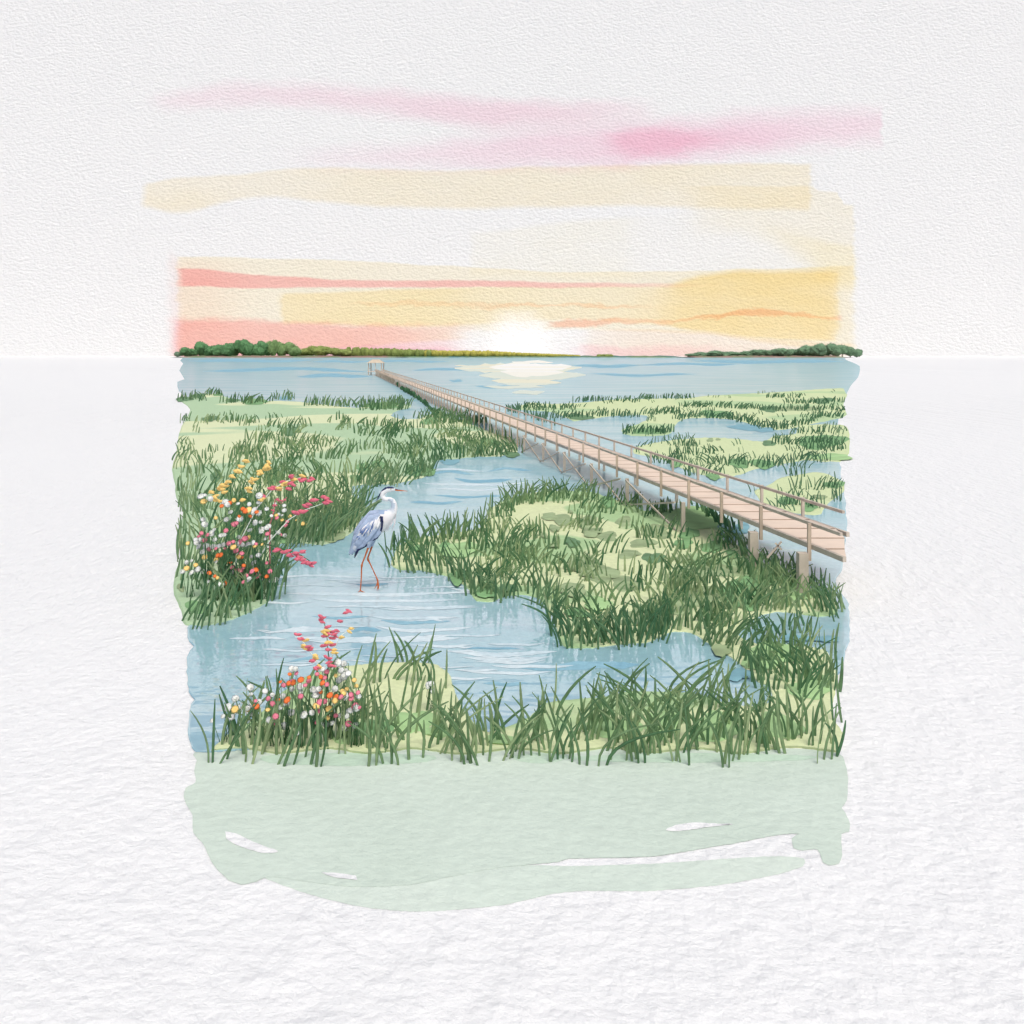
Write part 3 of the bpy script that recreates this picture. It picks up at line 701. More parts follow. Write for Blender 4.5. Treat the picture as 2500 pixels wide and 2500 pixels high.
field(mb, r, LAND_C, 110, 1240, 1420, 0.28, (3, 7), xlo=1100, xhi=1900, gap=-.25)
field(mb, r, LAND_C, 120, 1380, 1570, 0.32, (3, 8), xlo=1150, xhi=2040)
field(mb, r, LAND_C, 40, 1300, 1400, 0.40, (3, 6), xlo=960, xhi=1260)
field(mb, r, LAND_C, 40, 1400, 1560, 0.34, (4, 8), xlo=1650, xhi=2050)
field(mb, r, LAND_C, 26, 1560, 1700, 0.36, (3, 6), xlo=1700, xhi=2050)
edge_row(mb, r, [(1718, 1562), (1758, 1588), (1787, 1606), (1812, 1630), (1841, 1660), (1876, 1678)], 13, 0.34, (0.1, .2), (2, 3), jit=12, tone=.35)
edge_row(mb, r, [(1830, 1540), (1900, 1552), (1980, 1545)], 12, 0.22, (-.15, .2), (2, 3), jit=10, tone=.2)
edge_row(mb, r, [(2000, 1480), (2040, 1500), (2046, 1530)], 8, 0.36, (-.1, .3), (2, 3), jit=16, tone=.3)
tag(mb.build('marsh_grass', M_BLADE, att='blade'), 'tufted green grass over the island right of the heron', 'grass', kind='stuff')

# near bank: tall sedge
r = random.Random(303); mb = MB(); DENS_E, CURL = 0.72, 0.36
edge_row(mb, r, [(510, 1842), (700, 1846), (900, 1848), (1080, 1848)], 8, 0.44, (0.02, .2), (1, 3), jit=24, wk=1.08, tone=.5)
edge_row(mb, r, [(1080, 1846), (1300, 1850), (1500, 1850), (1800, 1850), (2040, 1848)], 8, 0.44, (0.03, .22), (1, 3), jit=24, wk=1.08, tone=.5)
edge_row(mb, r, [(560, 1815), (700, 1800), (900, 1790), (1080, 1780)], 17, 0.42, (0.03, .2), (1, 3), jit=20, wk=1.08, tone=.55)
edge_row(mb, r, [(1330, 1800), (1500, 1795), (1700, 1790), (1870, 1800), (2040, 1790)], 16, 0.46, (0.08, .22), (1, 3), jit=24, wk=1.08, tone=.5)
edge_row(mb, r, [(620, 1790), (700, 1730), (800, 1690), (900, 1680), (1000, 1672), (1060, 1668), (1100, 1700)], 20, 0.40, (0.1, .2), (1, 3), jit=10, wk=1.08, tone=.42)
edge_row(mb, r, [(960, 1640), (1060, 1632)], 16, 0.36, (0.12, .2), (1, 2), jit=10, wk=1.08, tone=.42)
edge_row(mb, r, [(1480, 1740), (1560, 1735), (1660, 1735), (1760, 1745)], 16, 0.42, (0.15, .22), (2, 3), jit=16, wk=1.08, tone=.5)
edge_row(mb, r, [(1900, 1720), (1960, 1700), (2040, 1700)], 12, 0.40, (0.0, .25), (2, 3), jit=26, wk=1.08, tone=.45)
edge_row(mb, r, [(1930, 1650), (2000, 1640), (2046, 1650)], 12, 0.36, (-.1, .25), (2, 3), jit=20, wk=1.08, tone=.45)
edge_row(mb, r, [(2030, 1840), (2060, 1842)], 5, 0.34, (0.2, .15), (1, 2), jit=10, wk=1.08, tone=.05)
edge_row(mb, r, [(1110, 1830), (1180, 1842), (1260, 1836)], 12, 0.36, (0.1, .25), (1, 3), jit=16, wk=1.08, tone=.42)
tag(mb.build('tall_grass', M_BLADE, att='blade'), 'tall sedge blades along the near bank', 'grass', kind='stuff')

DENS_E, CURL = 1.15, 0.26
# right marsh
r = random.Random(404); mb = MB()
for (x0, x1, y) in ((1400, 1560, 981), (1560, 1690, 974), (1870, 1960, 972), (1920, 2060, 985), (1660, 1780, 995), (1780, 1860, 1000), (1860, 2060, 1003), (1980, 2064, 1020), (1240, 1400, 1000), (1300, 1420, 1022), (1400, 1560, 1018), (1560, 1660, 1012)):
    edge_row(mb, r, [(x0, y), (x1, y)], 9, 0.36, (0.1, .2), (1, 4), jit=12, tone=.25)
edge_row(mb, r, [(1650, 1028), (1710, 1020), (1788, 1026), (1858, 1044), (1897, 1050), (1982, 1035)], 7, 0.36, (0.08, .2), (2, 3), jit=14, tone=.2)
edge_row(mb, r, [(1518, 1060), (1640, 1058)], 8, 0.36, (0.02, .2), (2, 3), jit=6, tone=.2)
for (x0, x1, y) in ((1640, 1700, 1086), (1645, 1740, 1110), (1590, 1672, 1130), (1672, 1760, 1162), (1725, 1765, 1132), (1770, 1830, 1138), (1840, 1960, 1140), (1940, 2020, 1128), (1890, 2060, 1085), (1960, 2070, 1100), (1920, 1960, 1165), (1978, 2050, 1195), (1900, 2010, 1240), (2030, 2064, 1222), (1930, 1960, 1195), (1930, 2055, 1060)):
    edge_row(mb, r, [(x0, y), (x1, y)], 10, 0.32, (0.05, .2), (1, 4), wk=.8, jit=8, tone=.25)
field(mb, r, LAND_R1, 80, 950, 1065, 0.24, (2, 5), wk=.7)
field(mb, r, LAND_R2, 60, 1035, 1170, 0.24, (2, 5), wk=.75)
field(mb, r, LAND_R3, 16, 1150, 1260, 0.22, (2, 4), wk=.75)
edge_row(mb, r, [(1240, 1004), (1290, 1016), (1353, 1040)], 8, 0.4, (-.15, .2), (1, 3), jit=6, tone=.2, z=0.03)
tag(mb.build('marsh_grass', M_BLADE_D, att='blade'), 'tufted dark green grass right of the boardwalk', 'grass', kind='stuff')

# ------------------------------------------------------------------ boardwalk
BX1, BX2, ZD, ZR, DX = 6.0, 6.82, 0.63, 0.63 + 0.25, (812 - 1250) / 2500.0
def bw(x, t, z): return Vector((x + DX * t, t, z))
M_DECK = plain('weathered_boards', C(237, 216, 198), 0.06, 1.5)
M_SEAM = plain('board_seam', C(150, 122, 98), 0.12, 3.0)
M_TIMB = plain('grey_brown_timber', C(206, 193, 178), 0.14, 3.0)
M_RAIL = plain('brown_rail', C(206, 187, 168), 0.14, 3.0)
T0, T1 = 12.0, 141.0
bwalk = empty('boardwalk', bw(BX1, 20.0, 0))
tag(bwalk, 'long narrow wooden boardwalk on stilts running to the open water', 'boardwalk')
mb = MB()
pl = 0.735; t = T0 - 0.25
while t < T1:
    a = t; b = min(t + pl - 0.075, T1)
    # each board reaches across; the near end of the walk is cut on the skew
    e0, e1 = max(a, T0), max(a, T0 + 1.62)
    def cutx(tt): return min(BX2, BX1 + (BX2 - BX1) * max(0.02, (tt - T0) / 1.64))
    for (p, q, mi, zt) in ((a, b, 0, ZD), (b, t + pl, 1, ZD - 0.004)):
        p = max(p, T0)
        if q <= p: continue
        xa, xb = cutx(p), cutx(q)
        v = [bw(BX1, p, zt - .04), bw(xa, p, zt - .04), bw(xb, q, zt - .04), bw(BX1, q, zt - .04), bw(BX1, p, zt), bw(xa, p, zt), bw(xb, q, zt), bw(BX1, q, zt)]
        mb.add(v, [(3, 2, 1, 0), (4, 5, 6, 7), (0, 1, 5, 4), (1, 2, 6, 5), (2, 3, 7, 6), (3, 0, 4, 7)], mi)
    t += pl
mb.build('deck', [M_DECK, M_SEAM], bwalk)
for x in (BX1 - 0.025, BX2 + 0.025):
    mb = MB(); mb.bar(bw(x, T0 + (1.6 if x > 6.4 else -.05), ZD - 0.03), bw(x, T1, ZD - 0.03), 0.045, 0.06); mb.build('stringer', M_TIMB, bwalk)
    mb = MB(); mb.bar(bw(x, 12.03 if x < 6.4 else 13.72, ZR), bw(x, T1, ZR), 0.038, 0.038); mb.build('rail', M_TIMB, bwalk)
tn = [12.73 + 1.435 * k for k in range(90)]
rest = MB()
for k, t in enumerate(tn):
    if t > T1: break
    for x in (BX1 - 0.075, BX2 + 0.075):
        near = x < 6.4
        zb = ZD - 0.20 if near else ZD - 0.06
        if not near: t2 = t + 0.85
        else: t2 = t
        if near and t > 32: zb = -0.05
        if not near and t2 < 13.75: continue
        mb = rest if k >= 48 else MB()
        w = 0.05 if k < 10 else 0.058
        mb.box(bw(x - w / 2, t2 - w / 2, zb), bw(x + w / 2, t2 + w / 2, ZR + 0.015))
        if k < 48: mb.build('rail_post', M_RAIL if near else M_TIMB, bwalk)
o = rest.build('far_rail_posts', M_RAIL, bwalk); o['kind'] = 'stuff'
PILE = [12.73, 14.22, 17.06, 20.3, 23.1, 25.8, 28.4, 31.2]
for k, t in enumerate(PILE):
    w = 0.14 if k < 2 else 0.075
    mb = MB(); mb.box(bw(BX1 - 0.16 - w / 2, t - w / 2, -0.2), bw(BX1 - 0.16 + w / 2, t + w / 2, ZD - 0.1)); mb.build('pile', M_TIMB, bwalk)
    if k > 1:
        w = 0.07
        mb = MB(); mb.box(bw(BX2 + 0.1 - w / 2, t + .3 - w / 2, -0.2), bw(BX2 + 0.1 + w / 2, t + .3 + w / 2, ZD - 0.1)); mb.build('pile', M_TIMB, bwalk)
for a, b in zip(PILE[2:-1], PILE[3:]):
    for za, zb2 in ((ZD - .12, 0.02), (0.02, ZD - .12)):
        mb = MB(); mb.bar(bw(BX1 - 0.22 - (.05 if za > .3 else 0), a + .1, za), bw(BX1 - 0.22 - (.05 if za > .3 else 0), b - .1, zb2), 0.026, 0.03); mb.build('brace', M_TIMB, bwalk)
for (xa, ya, xb, yb) in ((1873, 1362, 1908, 1322), (1893, 1326, 1908, 1342)):
    mb = MB(); mb.bar(at(xa, yb and ya, 13.0), at(xb, yb, 13.0), 0.022, 0.022); mb.build('brace', M_TIMB, bwalk)

# pavilion at the far end
pt = 144.0
pc = at(916, 864, pt).x
pav = empty('pavilion', (pc, pt, 0))
tag(pav, 'tiny open roofed pavilion at the far end of the boardwalk', 'pavilion')
mb = MB(); mb.box((pc - 1.0, pt - 0.8, .50), (pc + 1.25, pt + 2.2, .58)); mb.build('platform', M_DECK, pav)
for sx in (-.85, .95):
    for sy in (-.6, 1.9):
        mb = MB(); mb.box((pc + sx - .06, pt + sy - .06, -.2), (pc + sx + .06, pt + sy + .06, 1.72)); mb.build('post', M_RAIL, pav)
mb = MB()
e = 1.72
mb.add([(pc - 1.1, pt - .9, e), (pc + 1.2, pt - .9, e), (pc + 1.2, pt + 2.2, e), (pc - 1.1, pt + 2.2, e), (pc - .45, pt + .6, e + .5), (pc + .5, pt + .6, e + .5)],
       [(3, 2, 1, 0), (0, 1, 5, 4), (1, 2, 5), (2, 3, 4, 5), (3, 0, 4)])
mb.build('roof', plain('straw_roof', C(214, 198, 176), .1, 2.0), pav)
mb = MB(); mb.bar((pc - .85, pt - .6, .95), (pc - .85, pt + 1.9, .95), .06); mb.bar((pc + .1, pt - .62, .6), (pc + .1, pt - .62, 1.7), .07); mb.build('railing', M_RAIL, pav)

# ------------------------------------------------------------------ far shores and trees
M_SHORE = wash('mud_shore', C(158, 132, 120), C(128, 140, 108), 0.05, 0.45, 0.55)
M_SHORE2 = wash('teal_shore', C(98, 138, 132), C(120, 146, 110), 0.03, 0.45, 0.55)
def shore(px0, px1, t, dep, hgt, mat, label):
    mb = MB(); n = 60; rr_ = random.Random(int(px0))
    rows = [(0, -.05), (.12, .55), (.5, 1.0), (1, -.05)]
    v = []
    for (d, hh) in rows:
        for k in range(n + 1):
            s = k / n
            tp = min(1, math.sin(math.pi * s) * 4 + .05)
            x = (px0 + (px1 - px0) * s - CX) / F * t
            v.append((x, t + dep * d + (1 - tp) * dep * .4 * (1 if d == 0 else 0), max(-.05, hgt * hh * tp * (0.8 + 0.4 * rr_.random()))))
    mb.add(v, [(j * (n + 1) + i, j * (n + 1) + i + 1, (j + 1) * (n + 1) + i + 1, (j + 1) * (n + 1) + i) for j in range(3) for i in range(n)])
    tag(mb.build('far_shore', mat, smooth=True), label, 'shore', kind='structure')
shore(404, 1000, 815, 70, 1.6, M_SHORE, 'low pinkish mud shore under the left tree line')
shore(940, 1700, 830, 60, 1.5, M_SHORE2, 'thin dark far shore across the middle of the horizon')
shore(1676, 2094, 815, 70, 1.6, M_SHORE, 'low mud shore under the right tree line')

TONES = {'g': C(112, 136, 112), 'd': C(96, 140, 94), 'm': C(124, 154, 100), 'o': C(138, 152, 86), 'y': C(182, 174, 86), 'r': C(114, 146, 114)}
M_TREE = {k: plain('foliage_' + k, v, 0.22, 0.35) for k, v in TONES.items()}
M_TRUNK = plain('tree_bark', C(96, 84, 70), 0.2, 1.0)
def ico(r, subdiv):
    bm = bmesh.new(); bmesh.ops.create_icosphere(bm, subdivisions=subdiv, radius=1.0)
    v = [x.co.copy() for x in bm.verts]; f = [tuple(y.index for y in x.verts) for x in bm.faces]; bm.free()
    return v, f
ICO = ico(1, 2)
def crown(mb, r, c, rx, rz, nl):
    """lobes broken up by hundreds of small leaf sprays"""
    for k in range(nl):
        a = r.uniform(0, 6.28); q = r.uniform(0, .45)
        cc = Vector((c.x + math.cos(a) * rx * q, c.y + math.sin(a) * rx * q, c.z + r.uniform(-.3, .28) * rz))
        s = r.uniform(.5, .75); off = Vector((r.uniform(0, 50), 0, 0))
        vs = []
        for v in ICO[0]:
            kx = 1 + .28 * noise.noise(v * 1.8 + off)
            vs.append(Vector((cc.x + v.x * rx * s * kx, cc.y + v.y * rx * s * kx, cc.z + v.z * rz * s * kx)))
        mb.add(vs, ICO[1])
        for j in range(110):
            v = Vector((r.gauss(0, 1), r.gauss(0, 1), r.gauss(0, 1))).normalized()
            p = Vector((cc.x + v.x * rx * s * 1.05, cc.y + v.y * rx * s * 1.05, cc.z + v.z * rz * s * 1.05))
            e1 = Vector((r.gauss(0, 1), r.gauss(0, 1), r.gauss(0, 1))).normalized(); e2 = e1.orthogonal().normalized()
            q = r.uniform(.25, .55)
            mb.add([p - e1 * q, p + e2 * q * .6, p + e1 * q, p - e2 * q * .6], [(0, 1, 2, 3)])
rt = random.Random(77)
def tree(px, top, wpx, tone, label, group, base=872.0):
    t = 845 + rt.uniform(-12, 25)
    s = t / F
    x = (px - CX) * s; zt = H + (YH - top) * s; zb = 0.5
    hgt = zt - zb; rx = wpx * s * .5
    o = empty('tree', (x, t, 0))
    mb = MB(); crown(mb, rt, Vector((x, t, zb + hgt * .47)), rx * 1.5, hgt * .52, 5); mb.build('crown', M_TREE[tone], o)
    mb = MB()
    mb.tube([(x, t, 0), (x + .1, t, hgt * .3), (x, t, hgt * .6)], [max(.25, rx * .09), max(.2, rx * .07), .1], 7)
    for k in range(3):
        a = rt.uniform(0, 6.28)
        mb.tube([(x, t, hgt * .35), (x + math.cos(a) * rx * .4, t + math.sin(a) * rx * .4, hgt * .6)], [max(.12, rx * .045), .05], 5)
    mb.build('trunk', M_TRUNK, o)
    tag(o, label, 'tree', group)
LT = [(110, 245, 60, 'g'), (165, 215, 80, 'd'), (230, 215, 80, 'd'), (300, 165, 80, 'd'), (370, 200, 90, 'd'), (430, 185, 95, 'd'), (490, 182, 90, 'd'), (560, 160, 85, 'd'), (620, 152, 95, 'd'), (670, 160, 80, 'd'),
      (730, 178, 85, 'd'), (785, 162, 85, 'd'), (830, 165, 70, 'm'), (865, 128, 62, 'm'), (930, 158, 95, 'm'), (990, 175, 90, 'm'), (1040, 205, 80, 'm'), (1110, 215, 90, 'o'), (1160, 200, 80, 'o'),
      (1215, 192, 95, 'o'), (1270, 205, 80, 'o'), (1350, 218, 100, 'o'), (1420, 218, 100, 'o')]
for x, y, w, tn_ in LT:
    p = zA(x, y)
    if x == 110: lab, gr = 'small grey green tree at the outer left tip of the far shore', None
    elif x == 865: lab, gr = 'tallest narrow tree standing up from the left tree line', None
    elif x == 300: lab, gr = 'dark round tree rising near the left end of the tree line', None
    elif tn_ == 'd': lab, gr = 'dark green tree in the left tree line on the far shore', 'dark trees of the left tree line'
    elif tn_ == 'm': lab, gr = 'mid green tree just right of the tallest tree on the left shore', 'mid green trees of the left tree line'
    else: lab, gr = 'low olive tree where the left tree line sinks to the horizon', 'olive trees of the left tree line'
    if x == 830: lab, gr = 'mid green tree just left of the tallest tree on the left shore', None
    tree(p[0], p[1], w * .3106, tn_, lab, gr)
RT = [(750, 108, 70), (820, 98, 90), (890, 90, 90), (960, 95, 90), (1030, 98, 90), (1100, 90, 90), (1170, 80, 90), (1240, 76, 90), (1310, 75, 90), (1380, 72, 90), (1440, 65, 80), (1490, 52, 75), (1540, 37, 85), (1590, 57, 60), (1640, 40, 75), (1690, 45, 85), (1740, 62, 75), (1780, 77, 50)]
for x, y, w in RT:
    p = z5(x, y)
    if x < 1400: lab, gr = 'low dark green tree in the level part of the right tree line', 'low trees of the right tree line'
    elif x == 1540: lab, gr = 'round domed tree left of the dip in the right tree line', None
    elif x in (1640, 1690): lab, gr = 'round domed tree right of the dip in the right tree line', 'domed trees right of the dip'
    elif x == 1590: lab, gr = 'low tree in the dip between the two domes on the right', None
    elif x in (1740, 1780): lab, gr = 'low tree at the outer right tip of the far shore', 'trees at the right tip'
    else: lab, gr = 'tree on the slope up to the left dome of the right shore', 'trees on the slope to the left dome'
    tree(p[0], p[1], w * .3882, 'r', lab, gr)
# the low wood between them is one mass
def wood(pts, tone0, name_label, t=850.0):
    r_ = random.Random(9); mb = MB(); s = t / F
    for (p0, p1) in zip(pts[:-1], pts[1:]):
        n = max(2, int((p1[0] - p0[0]) / 5))
        for k in range(n):
            q = (k + r_.random()) / n
            px = p0[0] + (p1[0] - p0[0]) * q; top = p0[1] + (p1[1] - p0[1]) * q
            zt = H + (YH - top) * s * r_.uniform(.9, 1.1) + .2
            hz = max(.5, zt - .3)
            cc = Vector(((px - CX) * s, t + r_.uniform(-8, 8), .3 + hz * .5)); off = Vector((r_.uniform(0, 90), 0, 0)); rx = r_.uniform(2.0, 3.2)
            mb.add([Vector((cc.x + v.x * rx * (1 + .25 * noise.noise(v * 2 + off)), cc.y + v.y * rx, cc.z + v.z * hz * .55 * (1 + .3 * noise.noise(v * 2 + off)))) for v in ICO[0]], ICO[1])
            for j in range(24):
                v = Vector((r_.gauss(0, 1), r_.gauss(0, 1), r_.gauss(0, 1))).normalized()
                p = Vector((cc.x + v.x * rx, cc.y + v.y * rx, cc.z + v.z * hz * .55)); e1 = Vector((r_.gauss(0, 1), r_.gauss(0, 1), r_.gauss(0, 1))).normalized(); e2 = e1.orthogonal().normalized()
                mb.add([p - e1 * .3, p + e2 * .2, p + e1 * .3, p - e2 * .2], [(0, 1, 2, 3)])
    tag(mb.build('far_wood', M_TREE[tone0]), name_label, 'wood', kind='stuff')
wood([(850, 848), (920, 851), (980, 853), (1060, 855)], 'o', 'low olive far wood on the horizon behind the boardwalk')
wood([(1040, 856), (1100, 857), (1192, 857), (1260, 861), (1330, 864), (1412, 867)], 'y', 'low golden far wood on the horizon under the sun')
wood([(1458, 865.5), (1492, 865.5)], 'o', 'tiny far clump of green on the right horizon')

# shrubs in a row beside the far boardwalk
M_SHRUB = plain('shrub_leaf', C(70, 110, 78), .25, 2.0)
rs = random.Random(31)
line = [zB(*q) for q in ((255, 312), (310, 340), (370, 372), (430, 425), (490, 458), (540, 490), (600, 530), (640, 572), (680, 598), (720, 604))]
sn = 0
for a, b in zip(line[:-1], line[1:]):
    for k in range(3):
        q = (k + rs.random() * .7) / 3
        px, py = a[0] + (b[0] - a[0]) * q, a[1] + (b[1] - a[1]) * q
        p = gp(px, py + 3, 0.0)
        s = p.y / F
        o = empty('shrub', p); mb = MB()
        hpx = rs.uniform(8, 14)
        hh = hpx * s; rx = rs.uniform(3.0, 4.5) * s
        off = Vector((rs.uniform(0, 90), 0, 0))
        mb.add([Vector((p.x + v.x * rx * (1 + .3 * noise.noise(v * 2 + off)), p.y + v.y * rx, hh * .55 + v.z * hh * .5 * (1 + .3 * noise.noise(v * 2 + off)))) for v in ICO[0]], ICO[1])
        for j in range(40):
            v = Vector((rs.gauss(0, 1), rs.gauss(0, 1), rs.gauss(0, 1))).normalized()
            c_ = Vector((p.x + v.x * rx, p.y + v.y * rx, hh * .55 + v.z * hh * .5)); e1 = Vector((rs.gauss(0, .6), rs.gauss(0, .6), 1)).normalized(); e2 = e1.orthogonal().normalized()
            l_ = hh * rs.uniform(.12, .3)
            mb.add([c_ - e1 * l_, c_ + e2 * l_ * .4, c_ + e1 * l_, c_ - e2 * l_ * .4], [(0, 1, 2, 3)])
        mb.build('foliage', M_SHRUB, o)
        mb = MB(); mb.tube([(p.x, p.y, -.05), (p.x, p.y, hh * .5)], [.05, .03], 6); mb.build('stem', M_TRUNK, o)
        tag(o, 'small dark green shrub in the row left of the far boardwalk', 'shrub', 'shrubs in a row beside the far boardwalk')

# ------------------------------------------------------------------ heron
HS = 0.000854; HB = gp(880.4, 1446.5, 0.0)
hx0 = HB.x + (480 - 363) * HS
def hp(zx, zy, y=0.0): return Vector(((zx - 480) * HS, y, (1790 - zy) * HS))
heron = empty('heron', (hx0, HB.y, WATER_Z))
tag(heron, 'tall grey blue heron with orange legs wading in the creek', 'bird')
mb = MB()
axis = [(205, 1235, 24, .5), (240, 1190, 46, .55), (285, 1135, 74, .6), (360, 1020, 112, .66), (465, 890, 152, .7), (600, 778, 168, .72), (700, 712, 140, .72), (780, 668, 98, .72), (838, 618, 66, .8),
        (858, 555, 50, .9), (856, 500, 43, .95), (836, 452, 35, 1), (792, 428, 30, 1), (742, 434, 32, 1), (702, 420, 34, 1), (681, 384, 35, 1), (692, 340, 35, 1), (728, 304, 38, .95), (775, 283, 42, .85), (820, 282, 37, .75), (858, 290, 26, .7), (872, 294, 14, .7)]
mb.tube([hp(x, y) for x, y, r_, q in axis], [r_ * HS for x, y, r_, q in axis], 20, squash=0.75)
def leg(pts, y):
    mb.tube([hp(a, b, y) for a, b, r_ in pts], [r_ * HS for a, b, r_ in pts], 10)
leg([(500, 1020, 50), (490, 1100, 32), (470, 1165, 15), (432, 1270, 11.5), (392, 1372, 12), (386, 1400, 18), (384, 1430, 12), (380, 1560, 10), (372, 1690, 10), (364, 1775, 9)], -0.035)
leg([(545, 1000, 48), (535, 1080, 32), (522, 1140, 16), (490, 1230, 12), (465, 1300, 13), (466, 1330, 18), (490, 1375, 11), (540, 1480, 9), (590, 1590, 10), (612, 1645, 14)], 0.035)
for (a, b, y1) in ((562, 1762, 0.07), (598, 1786, 0.03), (622, 1780, 0.0), (600, 1700, .05)):
    leg([(612, 1640, 10), ((612 + a) / 2 + 8, (1640 + b) / 2, 8), (a, b, 5)], 0.035)
for (a, b, y1) in ((330, 1786, -.04), (410, 1788, -.03), (440, 1787, -.05)):
    mb.tube([hp(364, 1765, -.035), hp((364 + a) / 2, 1780, (y1 - .035) / 2), hp(a, b, y1)], [9 * HS, 7 * HS, 4 * HS], 8)
ho = mb.build('body', [], heron)
md = ho.modifiers.new('weld', 'REMESH'); md.mode = 'VOXEL'; md.voxel_size = 0.0042; md.use_smooth_shade = True
ms = ho.modifiers.new('relax', 'SMOOTH'); ms.factor = .5; ms.iterations = 4
dg = bpy.context.evaluated_depsgraph_get()
ho.matrix_parent_inverse = Matrix.Identity(4)
nm = bpy.data.meshes.new_from_object(ho.evaluated_get(dg))
ho.modifiers.clear(); ho.data = nm; nm.name = 'body'
ca = nm.attributes.new('plumage', 'FLOAT_COLOR', 'POINT')
K = 0.83
WHT, GBL, NAV, ORG, PNK = C(250, 248, 250, K), C(176, 193, 218, K), C(56, 62, 98, K), C(206, 112, 62, K), C(244, 232, 232, K)
SKYB = C(196, 209, 224, K)
def lerpc(a, b, t): t = max(0, min(1, t)); return tuple(a[i] * (1 - t) + b[i] * t for i in range(4))
cols = []
for v in nm.vertices:
    zx, zy = v.co.x / HS + 480, 1790 - v.co.z / HS
    jn = noise.noise(Vector((zx * .02, zy * .02, v.co.y * 30))) * 18
    if zy > 1135 + jn * .3 and not (zx < 360 and zy < 1330): c = lerpc(ORG, C(150, 76, 44, K), max(0, noise.noise(Vector((zx * .05, zy * .02, 4)))) * .9 if True else 0)
    elif zy < 480:                                          # head and upper neck
        c = WHT
        if zy < 272 + jn * .2 and zx > 690 and zx < 860: c = NAV
        elif zx < 760 and zy < 268 + (760 - zx) * .55 and zx > 650 and zy < 330: c = NAV
        elif zy > 425 and zx > 770 and zx < 850: c = lerpc(WHT, SKYB, .8)
        elif zx > 770 and zy < 415: c = WHT
    elif zx > 760 and zy < 640:                              # lower neck: grey behind, white in front
        c = lerpc(lerpc(SKYB, WHT, (zy - 560 + jn) / 70), WHT, (zx - 862 + jn) / 16)
        if abs(zx - 872 + jn) < 4 and noise.noise(Vector((zx * .03, zy * .06, 1))) > .1: c = lerpc(c, NAV, .5)
    else:
        axd = (zx - 700) * .62 + (zy - 700) * .78              # along the body
        c = GBL
        if zx > 660 and zy > 600: c = lerpc(WHT, PNK, .4)
        if noise.noise(Vector((zx * .008, zy * .012, 7))) > .15: c = lerpc(c, WHT, .5)
        if zy < 640 and zx < 720: c = lerpc(GBL, C(150, 172, 205, K), .6)
    cols += list(c[:3]) + [1.0]
ca.data.foreach_set('color', cols)
m, nt = new_mat('heron_plumage')
a = nt.n('ShaderNodeAttribute', attribute_name='plumage').outputs['Color']
oc = nt.n('ShaderNodeTexCoord').outputs['Object']
finish(nt, a, 0.8, nt.bump(nt.noise(nt.scaled(oc, (60, 60, 20), (0, .7, 0)), 1.0, 3.0), .15, .004), .15)
nm.materials.clear(); nm.materials.append(m)
M_NAVY, M_WHITE, M_GBLUE, M_DBLUE = plain('navy_feather', C(48, 54, 92, K), .15, 20), plain('white_feather', C(250, 248, 250, K), .04, 20), plain('grey_blue_feather', C(184, 199, 226, K), .1, 20), plain('slate_blue_feather', C(110, 134, 186, K), .15, 20)
M_SLATE = plain('slate_feather', C(84, 88, 108, K), .15, 20)
M_ORANGE = plain('orange_bill', C(214, 112, 50, K), .12, 20, .5, .3)
def hpart(mb, name, mats, smooth=True, parent=None):
    o = mb.build(name, mats, parent or heron, smooth)
    o.matrix_parent_inverse = Matrix.Identity(4)
    return o
mb = MB(); mb.tube([hp(862, 291), hp(900, 298), hp(960, 304), hp(1056, 311)], [13 * HS, 11 * HS, 8 * HS, 2 * HS], 10, mi=0, squash=.7)
mb.tube([hp(850, 284), hp(880, 287), hp(930, 295), hp(990, 302)], [13 * HS, 9 * HS, 5 * HS, 2 * HS], 10, mi=1, squash=.85)
hpart(mb, 'beak', [M_ORANGE, M_NAVY])
for sy in (-1, 1):
    mb = MB(); vv = [v * (9 * HS) + hp(812, 279, sy * 26 * HS) for v in ICO[0]]; mb.add(vv, ICO[1]); 
    mb.add([v * (5 * HS) + hp(813, 279, sy * 33 * HS) for v in ICO[0]], ICO[1], 1)
    hpart(mb, 'eye', [plain('yellow_eye', C(222, 190, 80, K), .05, 20, .3, .5), plain('pupil', (.01, .01, .012, 1), .05, 20, .2, .5)])
mb = MB()
for (dx, dy) in ((0, 0), (14, 6)):
    mb.tube([hp(740, 262 + dy * .5, .006), hp(690, 300), hp(650, 350, .004), hp(615 + dx, 410, .008), hp(580 + dx, 462 + dy, .01)], [15 * HS, 12 * HS, 8 * HS, 5 * HS, 2 * HS], 8, squash=.8)
hpart(mb, 'crest', M_NAVY)
